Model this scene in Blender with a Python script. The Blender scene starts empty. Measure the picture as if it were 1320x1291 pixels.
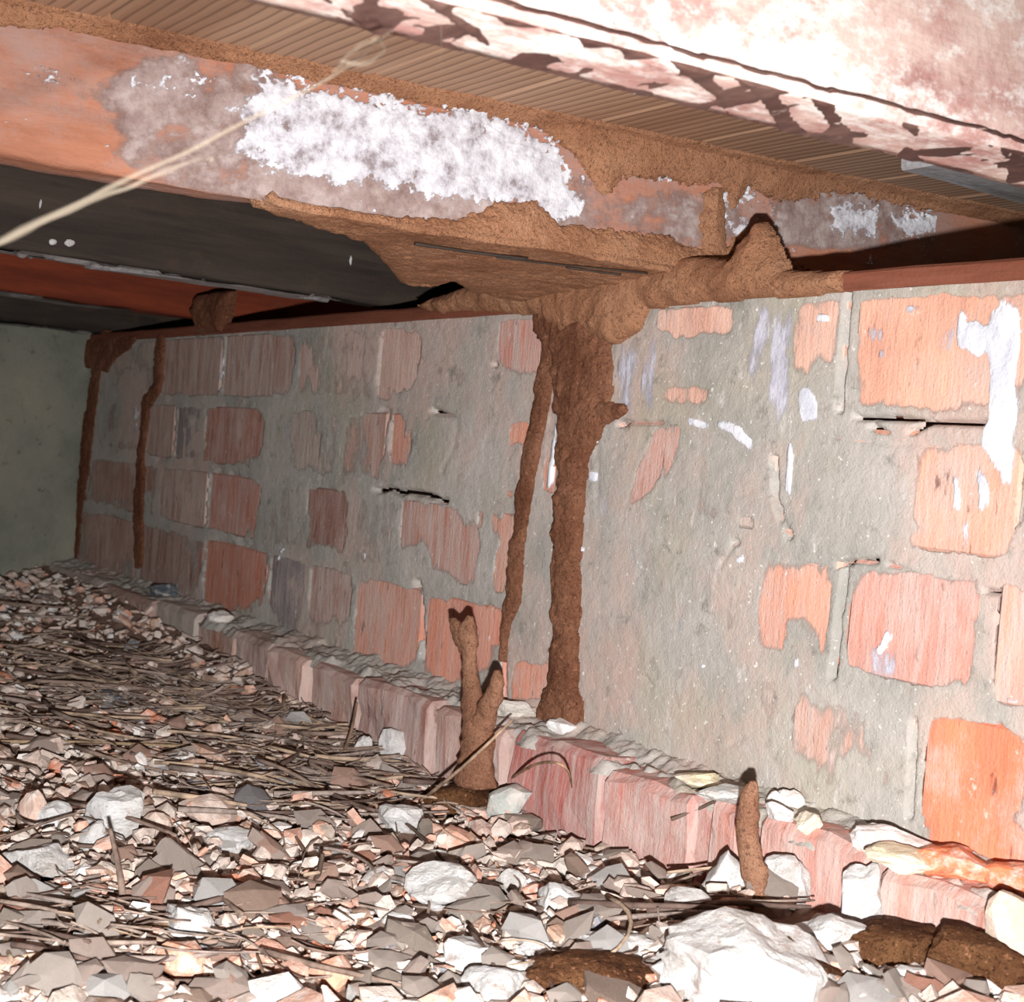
import bpy, bmesh, math, random
import numpy as np
from mathutils import Matrix, Vector
random.seed(7)
rng = np.random.default_rng(11)
SC = bpy.context.scene
COL = SC.collection

# ------------------------------------------------------------------ camera, world, flash, exposure
F, CX, CY = 1800.0, 660.0, 645.5          # focal length in pixels, image centre (1320 x 1291)
CAMZ = 0.30                               # camera height above the rubble floor
def _n(a):
    a = np.array(a, float); return a / np.linalg.norm(a)
_d1 = _n((-1260, 155.5, F)); _d0 = _n((0, 54.5, F))
_X = -_d1; _Z = _n(np.cross(_d0, _d1)); _Z = _Z if _Z[1] > 0 else -_Z
_Y = np.cross(_X, _Z); _Y = _Y if _Y[2] > 0 else -_Y
RW = np.array([_X, _Y, _Z])               # world = RW @ (right, up, forward)
cam = bpy.data.cameras.new('camera'); camo = bpy.data.objects.new('camera', cam); COL.objects.link(camo)
M3 = Matrix([[RW[i][0], RW[i][1], -RW[i][2]] for i in range(3)])
camo.matrix_world = Matrix.Translation((0, 0, CAMZ)) @ M3.to_4x4()
cam.sensor_fit = 'HORIZONTAL'; cam.sensor_width = 36; cam.lens = F / 1320 * 36
cam.clip_start = 0.02; cam.clip_end = 50
cam.dof.use_dof = True; cam.dof.focus_distance = 1.0; cam.dof.aperture_fstop = 20
SC.camera = camo
w = bpy.data.worlds.new('world'); SC.world = w; w.use_nodes = True
w.node_tree.nodes['Background'].inputs[0].default_value = (0.9, 0.75, 0.65, 1)
w.node_tree.nodes['Background'].inputs[1].default_value = 0.05
fl = bpy.data.lights.new('flash', 'SPOT'); flo = bpy.data.objects.new('flash', fl); COL.objects.link(flo)
fl.energy = 78; fl.spot_size = math.radians(96); fl.spot_blend = 1.0; fl.shadow_soft_size = 0.007
fl.color = (1.0, 0.985, 0.965)
FP = RW @ np.array([0.010, -0.072, 0.0]) + np.array([0, 0, CAMZ])
_f = Vector(RW @ np.array([(520 - CX) / F, (CY - 790) / F, 1.0]))
flo.matrix_world = Matrix.Translation(FP) @ _f.to_track_quat('-Z', 'Y').to_matrix().to_4x4()
vs = SC.view_settings
vs.view_transform = 'Standard'; vs.look = 'None'; vs.gamma = 1; vs.use_curve_mapping = False; vs.exposure = 0.0

# ------------------------------------------------------------------ measuring helpers
WY = 0.7259                               # plane of the brick wall's face
FOOTY = WY - 0.05                         # front plane of the footing course
WTOP, LEDGE, JB, CEIL, LX = 0.430, 0.080, 0.460, 0.552, -2.236
O = np.array([0, 0, CAMZ])
def ray(px, py): return RW @ np.array([(px - CX) / F, (CY - py) / F, 1.0])
def atY(px, py, y=WY): r = ray(px, py); return O + r * (y / r[1])
def atZ(px, py, z): r = ray(px, py); return O + r * ((z - CAMZ) / r[2])
def atX(px, py, x): r = ray(px, py); return O + r * (x / r[0])
def proj(P):
    c = (np.asarray(P) - O) @ RW
    return CX + F * c[..., 0] / c[..., 2], CY - F * c[..., 1] / c[..., 2]

def _hash(i, j, k, s):
    h = (i.astype(np.int64) * 374761393 + j.astype(np.int64) * 668265263 + k.astype(np.int64) * 2147483647 + s * 1274126177) & 0xffffffff
    h = ((h ^ (h >> 13)) * 1274126177) & 0xffffffff
    h = ((h ^ (h >> 16)) * 1246822519) & 0xffffffff
    return ((h ^ (h >> 15)) & 0xffffff) / float(0xffffff)
def vnoise(x, y, z=0.0, s=0):
    x, y, z = np.broadcast_arrays(np.asarray(x, float), np.asarray(y, float), np.asarray(z, float))
    i, j, k = np.floor(x), np.floor(y), np.floor(z)
    u, v, q = x - i, y - j, z - k
    u = u * u * (3 - 2 * u); v = v * v * (3 - 2 * v); q = q * q * (3 - 2 * q)
    r = 0
    for a in (0, 1):
        for b in (0, 1):
            for c in (0, 1):
                r = r + _hash(i + a, j + b, k + c, s) * (u if a else 1 - u) * (v if b else 1 - v) * (q if c else 1 - q)
    return r * 2 - 1
def fbm(x, y, z=0.0, o=4, s=0, g=0.5):
    r, a, t = 0, 1.0, 0.0
    for n in range(o):
        r = r + a * vnoise(np.asarray(x) * 2 ** n, np.asarray(y) * 2 ** n, np.asarray(z) * 2 ** n, s + n * 17); t += a; a *= g
    return r / t
def sst(a, b, x):
    t = np.clip((x - a) / (b - a), 0, 1); return t * t * (3 - 2 * t)

# ------------------------------------------------------------------ object helpers
def put(name, me, mat=None, parent=None, **kw):
    o = bpy.data.objects.new(name, me); COL.objects.link(o)
    if mat is not None and not me.materials: me.materials.append(mat)
    if parent is not None: o.parent = parent
    for k, v in kw.items(): o[k] = v
    return o
def mesh(name, V, Fc, smooth=True):
    me = bpy.data.meshes.new(name)
    V = np.asarray(V, np.float32); Fc = np.asarray(Fc, np.int32)
    me.vertices.add(len(V)); me.vertices.foreach_set('co', V.ravel())
    k = Fc.shape[1]
    me.loops.add(Fc.size); me.loops.foreach_set('vertex_index', Fc.ravel())
    me.polygons.add(len(Fc)); me.polygons.foreach_set('loop_start', np.arange(0, Fc.size, k, dtype=np.int32))
    me.polygons.foreach_set('use_smooth', np.full(len(Fc), smooth))
    me.update(calc_edges=True); me.validate()
    return me
def grid_faces(nu, nv, keep=None):
    i, j = np.meshgrid(np.arange(nu - 1), np.arange(nv - 1), indexing='ij')
    a = i * nv + j
    f = np.stack([a, a + nv, a + nv + 1, a + 1], -1).reshape(-1, 4)
    if keep is not None:
        k = keep.ravel(); f = f[k[f].any(1)]
    return f
def sheet(name, P, N, H, thr, mat, parent=None, flip=False, cover=None, **kw):
    """relief laid on a surface: P base points (nu,nv,3), N normal, H height; cut where it lies deeper than thr"""
    nu, nv = H.shape
    f = grid_faces(nu, nv, H > thr)
    V = (P + np.asarray(N) * np.maximum(H, thr - 0.0015)[..., None]).reshape(-1, 3)
    used = np.unique(f); m = np.zeros(len(V), int); m[used] = np.arange(len(used))
    f = m[f]
    if flip: f = f[:, ::-1]
    me = mesh(name, V[used], f)
    if cover is not None:
        at = me.attributes.new('cover', 'FLOAT', 'POINT'); at.data.foreach_set('value', cover.ravel()[used].astype(np.float32))
    return put(name, me, mat, parent, **kw)
def empty(name, loc, **kw):
    o = bpy.data.objects.new(name, None); COL.objects.link(o); o.location = loc; o.empty_display_size = 0.02
    for k, v in kw.items(): o[k] = v
    return o
def box_mesh(name, c0, c1, seg=(1, 1, 1), jit=0.0, bev=0.0, seed=0, nscale=30):
    """box surface grid between two corners, edges softened, faces roughened"""
    bm = bmesh.new(); bmesh.ops.create_cube(bm, size=1)
    c0 = np.array(c0, float); c1 = np.array(c1, float); s = c1 - c0; m = (c0 + c1) / 2
    for v in bm.verts: v.co = Vector([v.co[i] * s[i] + m[i] for i in range(3)])
    if bev: bmesh.ops.bevel(bm, geom=bm.edges[:], offset=bev, segments=1, affect='EDGES')
    for ax in range(3):
        for k in range(1, seg[ax]):
            p = [0, 0, 0]; p[ax] = c0[ax] + s[ax] * k / seg[ax]; n = [0, 0, 0]; n[ax] = 1
            bmesh.ops.bisect_plane(bm, geom=bm.verts[:] + bm.edges[:] + bm.faces[:], plane_co=p, plane_no=n)
    me = bpy.data.meshes.new(name); bm.to_mesh(me); bm.free()
    if jit:
        co = np.empty(len(me.vertices) * 3, np.float32); me.vertices.foreach_get('co', co); co = co.reshape(-1, 3)
        d = np.stack([fbm(co[:, 0] * nscale, co[:, 1] * nscale, co[:, 2] * nscale, 3, seed + i * 31) for i in range(3)], 1)
        co = co + d * jit; me.vertices.foreach_set('co', co.astype(np.float32).ravel()); me.update()
    return me
def tube_arrays(pts, rad, ns=8, rough=0.0, seed=0, flat=1.0, up=(0, 0, 1)):
    pts = np.asarray(pts, float); n = len(pts); rad = np.broadcast_to(np.asarray(rad, float), (n,))
    T = np.gradient(pts, axis=0); T /= np.linalg.norm(T, axis=1)[:, None] + 1e-12
    up = np.array(up, float)
    A = np.cross(T, up); bad = np.linalg.norm(A, axis=1) < 0.05; A[bad] = np.cross(T[bad], (0.3, 1, 0)); A /= np.linalg.norm(A, axis=1)[:, None]
    B = np.cross(T, A)
    th = np.linspace(0, 2 * np.pi, ns, endpoint=False)
    ring = pts[:, None] + rad[:, None, None] * (np.cos(th)[None, :, None] * A[:, None] + flat * np.sin(th)[None, :, None] * B[:, None])
    if rough:
        d = ring - pts[:, None]
        ring = pts[:, None] + d * (1 + rough * fbm(ring[..., 0] * 160, ring[..., 1] * 160, ring[..., 2] * 160, 3, seed))[..., None]
    V = ring.reshape(-1, 3)
    f = []
    i, j = np.meshgrid(np.arange(n - 1), np.arange(ns), indexing='ij')
    a = i * ns + j; b = i * ns + (j + 1) % ns
    f = np.stack([a, b, b + ns, a + ns], -1).reshape(-1, 4)
    V = np.vstack([V, pts[:1], pts[-1:]])
    c0, c1 = len(V) - 2, len(V) - 1
    caps = [[c0, (j + 1) % ns, j, j] for j in range(ns)] + [[c1, (n - 1) * ns + j, (n - 1) * ns + (j + 1) % ns, (n - 1) * ns + (j + 1) % ns] for j in range(ns)]
    return V, f, np.array(caps)
def tube_mesh(name, *a, **k):
    V, f, c = tube_arrays(*a, **k)
    me = bpy.data.meshes.new(name)
    me.from_pydata([tuple(v) for v in V], [], [tuple(q) for q in f] + [tuple(q[:3]) for q in c]); me.update()
    for p in me.polygons: p.use_smooth = True
    return me
def spline(pts, n):
    pts = np.asarray(pts, float); m = len(pts); t = np.linspace(0, m - 1, n); out = []
    for q in t:
        i = min(int(q), m - 2); u = q - i
        p0, p1, p2, p3 = pts[max(i - 1, 0)], pts[i], pts[i + 1], pts[min(i + 2, m - 1)]
        out.append(0.5 * ((2 * p1) + (p2 - p0) * u + (2 * p0 - 5 * p1 + 4 * p2 - p3) * u * u + (3 * p1 - p0 - 3 * p2 + p3) * u ** 3))
    return np.array(out)

# ------------------------------------------------------------------ materials
def S(r, g, b, a=1):                      # sRGB 0-255 to linear
    f = lambda c: (c / 255 / 12.92) if c / 255 < 0.04045 else ((c / 255 + 0.055) / 1.055) ** 2.4
    return (f(r), f(g), f(b), a)
class NT:
    def __init__(s, name, rough=0.9):
        s.m = bpy.data.materials.new(name); s.m.use_nodes = True; s.t = s.m.node_tree
        s.b = s.t.nodes['Principled BSDF']; s.b.inputs['Roughness'].default_value = rough
        s.b.inputs['Specular IOR Level'].default_value = 0.25
        tc = s.n('ShaderNodeTexCoord'); s.co = tc.outputs['Object']
    def n(s, t, **kw):
        x = s.t.nodes.new(t)
        for k, v in kw.items(): setattr(x, k, v)
        return x
    def l(s, a, b): s.t.links.new(a, b)
    def scaled(s, sc):
        m = s.n('ShaderNodeMapping'); m.inputs['Scale'].default_value = sc; s.l(s.co, m.inputs['Vector']); return m.outputs[0]
    def noise(s, scale, stretch=(1, 1, 1), detail=5, rough=0.6, dist=0.0):
        x = s.n('ShaderNodeTexNoise'); x.inputs['Scale'].default_value = scale; x.inputs['Detail'].default_value = detail
        x.inputs['Roughness'].default_value = rough; x.inputs['Distortion'].default_value = dist
        s.l(s.scaled(stretch), x.inputs['Vector']); return x.outputs['Fac']
    def ramp(s, fac, stops):
        r = s.n('ShaderNodeValToRGB'); e = r.color_ramp.elements
        while len(e) < len(stops): e.new(0.5)
        for i, (p, c) in enumerate(stops): e[i].position = p; e[i].color = c if isinstance(c, tuple) else (c, c, c, 1)
        s.l(fac, r.inputs[0]); return r.outputs[0]
    def mix(s, fac, a, b, mode='MIX'):
        x = s.n('ShaderNodeMix', data_type='RGBA', blend_type=mode)
        for v, i in ((fac, 0), (a, 6), (b, 7)):
            if hasattr(v, 'links'): s.l(v, x.inputs[i])
            else: x.inputs[i].default_value = v
        return x.outputs[2]
    def bump(s, fac, dist, strength=1.0):
        b = s.n('ShaderNodeBump'); b.inputs['Distance'].default_value = dist; b.inputs['Strength'].default_value = strength
        s.l(fac, b.inputs['Height'])
        if s.b.inputs['Normal'].links: s.l(s.b.inputs['Normal'].links[0].from_socket, b.inputs['Normal'])
        s.l(b.outputs[0], s.b.inputs['Normal']); return s
    def out(s, col): s.l(col, s.b.inputs['Base Color']); return s.m
    def attr(s, name, typ='OBJECT'):
        a = s.n('ShaderNodeAttribute', attribute_type=typ, attribute_name=name); return a
    def cover(s, scale, stretch, k, lo, hi, fine=None):
        # thin deposit: how far it covers is laid out on the mesh, its ragged rim comes from noise
        a = s.attr('cover', 'GEOMETRY').outputs['Fac']; n_ = s.noise(scale, stretch, 7, 0.75)
        m1 = s.n('ShaderNodeMath', operation='MULTIPLY_ADD'); s.l(n_, m1.inputs[0]); m1.inputs[1].default_value = k; s.l(a, m1.inputs[2])
        m2 = s.n('ShaderNodeMapRange', interpolation_type='SMOOTHSTEP'); s.l(m1.outputs[0], m2.inputs[0])
        m2.inputs[1].default_value = lo + k * 0.5; m2.inputs[2].default_value = hi + k * 0.5
        s.l(m2.outputs[0], s.b.inputs['Alpha']); return s
    def rnd(s, amt=7.0):                   # shift the pattern from object to object
        oi = s.n('ShaderNodeObjectInfo'); v = s.n('ShaderNodeVectorMath', operation='MULTIPLY_ADD')
        c = s.n('ShaderNodeCombineXYZ'); s.l(oi.outputs['Random'], c.inputs[0]); s.l(oi.outputs['Random'], c.inputs[1])
        s.l(c.outputs[0], v.inputs[0]); v.inputs[1].default_value = (amt, amt * 1.7, 0); s.l(s.co, v.inputs[2]); s.co = v.outputs[0]; return s

t = NT('brick_clay')
tint = t.attr('tint').outputs['Color']; haze = t.attr('haze').outputs['Fac']
dk = t.mix(1.0, tint, (0.76, 0.66, 0.64, 1), 'MULTIPLY')
c = t.mix(t.ramp(t.noise(22, (1, 1, 0.45), 6, 0.65), [(0.42, 0.0), (0.68, 1.0)]), tint, dk)
streak = t.ramp(t.noise(40, (2.2, 1, 0.28), 6, 0.7), [(0.36, 0.1), (0.60, 1.0)])
c = t.mix(t.ramp(t.noise(12, (1, 1, 0.7), 7, 0.75), [(0.50, 0.0), (0.64, 0.75)]), c, S(204, 178, 168))
mm = t.n('ShaderNodeMath', operation='MULTIPLY'); t.l(streak, mm.inputs[0]); t.l(haze, mm.inputs[1])
c = t.mix(mm.outputs[0], c, S(198, 182, 176))
spk = t.ramp(t.noise(170, (1, 1, 0.6), 3), [(0.68, 0.0), (0.74, 0.75)])
c = t.mix(spk, c, S(225, 215, 208))
drk = t.ramp(t.noise(60, (1.6, 1, 0.5), 5), [(0.28, 0.75), (0.36, 0.0)])
c = t.mix(drk, c, S(96, 66, 58))
t.bump(t.noise(90, (2.5, 1, 0.35), 5, 0.7), 0.0013).bump(t.noise(420, (1, 1, 1), 2), 0.0006)
M_BRICK = t.out(c)

t = NT('cement_mortar', 0.95)
c = t.ramp(t.noise(9, (1, 1, 1), 7, 0.65), [(0.30, S(150, 148, 142)), (0.5, S(174, 169, 163)), (0.7, S(192, 184, 179))])
c = t.mix(t.ramp(t.noise(6, (1, 1, 0.6), 6, 0.7), [(0.5, 0.0), (0.62, 0.8)]), c, S(196, 170, 160))
c = t.mix(t.ramp(t.noise(5.0, (1.3, 1, 1), 3), [(0.58, 0.0), (0.70, 0.5)]), c, S(172, 165, 146))
c = t.mix(t.ramp(t.noise(60, (1.6, 1, 0.5), 5, 0.7), [(0.60, 0.0), (0.70, 0.7)]), c, S(206, 202, 200))
c = t.mix(t.ramp(t.noise(45, (1, 1, 1), 6, 0.75), [(0.32, 0.6), (0.42, 0.0)]), c, S(118, 116, 108))
c = t.mix(t.ramp(t.noise(260, (1, 1, 1), 2), [(0.68, 0.0), (0.73, 0.8)]), c, S(228, 226, 222))
t.bump(t.noise(120, (1, 1, 1), 6, 0.7), 0.0014).bump(t.noise(600, (1, 1, 1), 2), 0.0005)
M_MORTAR = t.out(c)
M_SMEAR = M_MORTAR.copy(); M_SMEAR.name = 'cement_smear'
_t = NT('tmp'); bpy.data.materials.remove(_t.m)
def add_cover(m, scale, stretch, k, lo, hi):
    t = NT.__new__(NT); t.m = m; t.t = m.node_tree; t.b = [n for n in t.t.nodes if n.type == 'BSDF_PRINCIPLED'][0]
    t.co = t.n('ShaderNodeTexCoord').outputs['Object']; t.cover(scale, stretch, k, lo, hi); return m
add_cover(M_SMEAR, 48, (1.8, 1, 0.5), 3.4, -0.55, 0.25)

t = NT('cement_render_dull', 0.95)
c = t.ramp(t.noise(5, (1, 1, 1), 6, 0.6), [(0.3, S(104, 106, 96)), (0.5, S(134, 134, 122)), (0.72, S(156, 148, 134))])
c = t.mix(t.ramp(t.noise(60, (1, 1, 1), 5, 0.7), [(0.30, 0.6), (0.40, 0.0)]), c, S(70, 70, 62))
t.bump(t.noise(60, (1, 1, 1), 6, 0.7), 0.004)
M_RENDER = t.out(c)

t = NT('white_lime', 0.9)
c = t.ramp(t.noise(50, (1.5, 1, 0.6), 5, 0.6), [(0.35, S(200, 202, 214)), (0.55, S(226, 228, 236)), (0.7, S(242, 243, 248))])
t.bump(t.noise(150, (1, 1, 1), 4, 0.7), 0.0015)
t.cover(80, (2.2, 1, 0.4), 2.6, -0.1, 0.25)
M_WHITE = t.out(c)
t = NT('lavender_lime', 0.9)
c = t.ramp(t.noise(60, (1.5, 1, 0.6), 5, 0.6), [(0.35, S(176, 174, 186)), (0.6, S(206, 206, 220)), (0.75, S(236, 236, 244))])
t.bump(t.noise(150, (1, 1, 1), 4, 0.7), 0.0015)
t.cover(80, (2.2, 1, 0.35), 2.8, -0.1, 0.7)
M_LAV = t.out(c)

t = NT('joist_salt', 0.9)
c = t.ramp(t.noise(60, (1, 1, 1), 7, 0.7), [(0.36, S(140, 130, 134)), (0.46, S(186, 184, 192)), (0.60, S(216, 217, 224))])
t.bump(t.noise(170, (1, 1, 1), 5, 0.7), 0.0015); t.cover(60, (1, 1, 1), 3.0, -0.1, 0.25)
M_SALT = t.out(c)
def mud(name, a, b, d):
    t = NT(name, 1.0)
    c = t.ramp(t.noise(14, (1, 1, 1), 6, 0.7), [(0.32, b), (0.52, a), (0.72, d)])
    c = t.mix(t.ramp(t.noise(380, (1, 1, 1), 3, 0.7), [(0.36, 0.65), (0.46, 0.0)]), c, tuple(x * 0.45 for x in b[:3]) + (1,))
    c = t.mix(t.ramp(t.noise(300, (1, 1, 1), 2), [(0.62, 0.0), (0.72, 0.5)]), c, S(196, 140, 108))
    t.bump(t.noise(240, (1, 1, 1), 5, 0.75), 0.0035).bump(t.noise(700, (1, 1, 1), 2), 0.0012)
    t.b.inputs['Specular IOR Level'].default_value = 0.1
    return t.out(c)
M_MUD = mud('termite_mud', S(176, 128, 98), S(148, 102, 76), S(192, 146, 116))
M_MUDW = mud('wall_tube_mud', S(138, 94, 72), S(112, 70, 52), S(156, 112, 88))
M_MUDD = mud('termite_mud_red', S(128, 84, 64), S(106, 66, 48), S(142, 100, 78))
M_MUDP = mud('termite_mud_pale', S(162, 118, 94), S(136, 94, 74), S(180, 138, 112))
M_SOIL_SHADE = mud('dark_soil_shade', S(100, 66, 44), S(54, 30, 20), S(128, 92, 62))  # soil brown; its dark end also stands in for foreground shadow

def timber(name, lo, mid, hi, patch=None, pa=(0.5, 0.6), patch2=None, p2=(0.58, 0.64), ps=7, p2s=19, grain=0.0012, stretch=(1, 0.08, 1), rough=0.85, sc=16, pst=(1, 0.6, 1)):
    t = NT(name, rough)
    c = t.ramp(t.noise(sc, stretch, 7, 0.7), [(0.32, lo), (0.5, mid), (0.7, hi)])
    c = t.mix(t.ramp(t.noise(90, stretch, 3, 0.6), [(0.35, 0.5), (0.5, 0.0)]), c, lo)
    if patch: c = t.mix(t.ramp(t.noise(ps, pst, 8, 0.75), [(pa[0], 0.0), (pa[1], 0.85)]), c, patch)
    if patch2: c = t.mix(t.ramp(t.noise(p2s, pst, 9, 0.8), [(p2[0], 0.0), (p2[1], 0.95)]), c, patch2)
    t.bump(t.noise(110, stretch, 6, 0.7), grain).bump(t.noise(260, (1, 1, 1), 4), 0.0006)
    return t.out(c)
M_J1 = timber('limewashed_joist', S(150, 110, 104), S(180, 136, 130), S(200, 160, 152), S(216, 192, 182), (0.40, 0.56), S(234, 230, 226), (0.48, 0.60), 16, 40, 0.0008)
M_J2 = timber('red_brown_joist', S(136, 90, 72), S(170, 114, 90), S(186, 130, 106), S(156, 128, 120), (0.45, 0.60), S(186, 168, 162), (0.60, 0.72), 11, 24)
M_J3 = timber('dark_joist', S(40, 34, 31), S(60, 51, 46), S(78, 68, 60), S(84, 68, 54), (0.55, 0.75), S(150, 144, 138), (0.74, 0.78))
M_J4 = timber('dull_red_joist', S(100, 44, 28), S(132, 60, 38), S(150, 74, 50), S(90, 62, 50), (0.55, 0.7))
M_PLATE = timber('oiled_plate', S(86, 46, 32), S(122, 70, 52), S(146, 92, 74), None, stretch=(0.08, 1, 1))
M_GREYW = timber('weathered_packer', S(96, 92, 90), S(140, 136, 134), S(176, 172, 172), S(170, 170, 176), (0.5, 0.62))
M_UNDER = timber('torn_edge', S(62, 42, 38), S(92, 64, 58), S(118, 92, 84), S(206, 190, 178), (0.63, 0.67), S(216, 212, 204), (0.62, 0.65), 22, 52, 0.0010, (0.25, 1.2, 1), pst=(0.22, 1.6, 0.5))
t = NT('floorboard_pine', 0.8)
wv = t.n('ShaderNodeTexWave', wave_type='BANDS', bands_direction='Y', wave_profile='SIN'); wv.inputs['Scale'].default_value = 36
wv.inputs['Distortion'].default_value = 3.5; wv.inputs['Detail'].default_value = 3; wv.inputs['Detail Scale'].default_value = 0.6
t.l(t.scaled((0.3, 1, 1)), wv.inputs['Vector'])
c = t.ramp(t.noise(14, (0.06, 1, 1), 6, 0.6), [(0.3, S(140, 108, 86)), (0.5, S(166, 132, 108)), (0.7, S(182, 150, 126))])
c = t.mix(t.ramp(wv.outputs['Fac'], [(0.05, 0.5), (0.25, 0.0)]), c, S(92, 66, 50))
t.bump(wv.outputs['Fac'], 0.0003)
M_BOARD = t.out(c)

def stone_mat(name, typ):
    t = NT(name, 0.95)
    if typ == 'OBJECT': t.rnd()
    tint = t.attr('tint', typ).outputs['Color']
    c = t.mix(t.ramp(t.noise(45, (1, 1, 1), 6, 0.7), [(0.40, 0.0), (0.62, 0.85)]), tint, t.mix(1.0, tint, (0.80, 0.75, 0.73, 1), 'MULTIPLY'))
    c = t.mix(t.ramp(t.noise(70, (1, 1, 1), 5, 0.7), [(0.48, 0.0), (0.64, 0.7)]), c, S(230, 218, 210))
    t.bump(t.noise(130, (1, 1, 1), 6, 0.7), 0.0025)
    return t.out(c)
M_CHIP = stone_mat('rubble_chip', 'OBJECT'); M_CHIPS = stone_mat('rubble_chips', 'GEOMETRY')
t = NT('white_mortar_lump', 0.95); t.rnd()
c = t.ramp(t.noise(30, (1, 1, 1), 6, 0.65), [(0.32, S(188, 180, 174)), (0.44, S(224, 221, 219)), (0.66, S(244, 244, 245))])
c = t.mix(t.ramp(t.noise(80, (1, 1, 1), 4, 0.7), [(0.33, 0.7), (0.42, 0.0)]), c, S(184, 160, 150))
t.bump(t.noise(90, (1, 1, 1.6), 7, 0.75), 0.005)
M_LUMP = t.out(c)
t = NT('dry_twig', 0.9); t.rnd()
c = t.mix(t.ramp(t.noise(60, (1, 1, 1), 4), [(0.4, 0.0), (0.65, 0.7)]), t.attr('tint').outputs['Color'], S(60, 46, 38))
t.bump(t.noise(300, (1, 1, 1), 3), 0.0008)
M_TWIG = t.out(c)
t = NT('dry_needles', 0.9)
tn = t.attr('tint', 'GEOMETRY').outputs['Color']
M_NEEDLE = t.out(t.mix(t.ramp(t.noise(90, (1, 1, 1), 4), [(0.4, 0.0), (0.65, 0.6)]), tn, S(64, 50, 42)))
t = NT('bed_soil', 1.0)
c = t.ramp(t.noise(30, (1, 1, 1), 7, 0.7), [(0.3, S(96, 74, 62)), (0.5, S(138, 112, 98)), (0.7, S(172, 146, 132))])
t.bump(t.noise(120, (1, 1, 1), 6, 0.7), 0.004)
M_GROUND = t.out(c)
t = NT('cobweb_silk', 0.6)
t.b.inputs['Base Color'].default_value = S(170, 156, 138); t.b.inputs['Alpha'].default_value = 0.10
M_WEB = t.m

# ------------------------------------------------------------------ wall_back: core, bricks, mortar
wall = put('wall_back', box_mesh('wall_back', (-2.36, WY + 0.060, -0.10), (0.45, WY + 0.235, WTOP - 0.004), (12, 1, 3), 0.002), M_MORTAR, kind='structure')
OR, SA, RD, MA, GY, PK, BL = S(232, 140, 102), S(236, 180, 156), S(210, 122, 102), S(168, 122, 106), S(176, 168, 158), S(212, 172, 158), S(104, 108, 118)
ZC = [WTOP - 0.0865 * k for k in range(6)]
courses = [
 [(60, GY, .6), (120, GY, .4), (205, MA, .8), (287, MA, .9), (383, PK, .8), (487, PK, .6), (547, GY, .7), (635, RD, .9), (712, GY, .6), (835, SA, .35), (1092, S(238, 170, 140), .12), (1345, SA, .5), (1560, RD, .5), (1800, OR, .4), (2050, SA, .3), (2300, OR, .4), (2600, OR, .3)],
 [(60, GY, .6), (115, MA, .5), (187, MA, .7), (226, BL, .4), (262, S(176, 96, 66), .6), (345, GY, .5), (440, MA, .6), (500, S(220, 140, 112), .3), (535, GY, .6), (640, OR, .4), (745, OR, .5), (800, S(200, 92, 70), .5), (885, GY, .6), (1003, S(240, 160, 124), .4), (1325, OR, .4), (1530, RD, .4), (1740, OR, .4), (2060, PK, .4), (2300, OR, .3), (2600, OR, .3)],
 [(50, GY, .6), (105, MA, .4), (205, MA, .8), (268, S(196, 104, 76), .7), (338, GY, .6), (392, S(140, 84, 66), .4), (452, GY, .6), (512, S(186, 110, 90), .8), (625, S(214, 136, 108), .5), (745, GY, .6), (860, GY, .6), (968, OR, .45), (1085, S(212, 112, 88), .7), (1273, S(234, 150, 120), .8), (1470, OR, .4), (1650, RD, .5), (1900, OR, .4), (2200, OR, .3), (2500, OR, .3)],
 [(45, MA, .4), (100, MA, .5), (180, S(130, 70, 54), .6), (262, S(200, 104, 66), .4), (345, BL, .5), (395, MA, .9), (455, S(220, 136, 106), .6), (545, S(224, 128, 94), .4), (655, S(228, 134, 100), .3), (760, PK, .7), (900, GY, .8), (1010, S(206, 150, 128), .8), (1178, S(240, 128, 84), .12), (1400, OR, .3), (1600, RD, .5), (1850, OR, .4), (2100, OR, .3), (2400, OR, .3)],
]
nb = 0
rects = []
for k, row in enumerate(courses):
    z1, z0 = ZC[k] - 0.005, ZC[k + 1] + 0.005
    if k == 0: z1 = WTOP
    if k == 3: z0 = LEDGE - 0.012
    zc = (z0 + z1) / 2
    for i in range(len(row) - 1):
        px0, colr, hz = row[i]; px1 = row[i + 1][0]
        py = 560 + (k - 1.5) * 90
        xs = []
        for p in (px0, px1):                       # walk down to the pixel row of this course's middle
            q = atY(p, py)
            for _ in range(4):
                py2 = proj(np.array([q[0], WY, zc]))[1]; q = atY(p, py2)
            xs.append(q[0])
        x0, x1 = xs[0] + 0.005, xs[1] - 0.005
        if x1 < LX or x0 > 0.4: continue
        x0 = max(x0, LX + 0.002)
        if x1 - x0 < 0.012: continue
        rects.append((x0, x1, z0, z1))
        f = WY - random.uniform(-0.0006, 0.0005)
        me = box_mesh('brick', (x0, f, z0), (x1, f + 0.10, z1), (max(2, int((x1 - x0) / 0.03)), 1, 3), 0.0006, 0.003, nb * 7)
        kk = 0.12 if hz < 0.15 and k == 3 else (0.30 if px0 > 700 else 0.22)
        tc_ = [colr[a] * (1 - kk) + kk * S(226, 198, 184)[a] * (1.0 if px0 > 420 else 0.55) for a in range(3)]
        put('brick', me, M_BRICK, wall, tint=tc_, haze=hz); nb += 1

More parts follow.
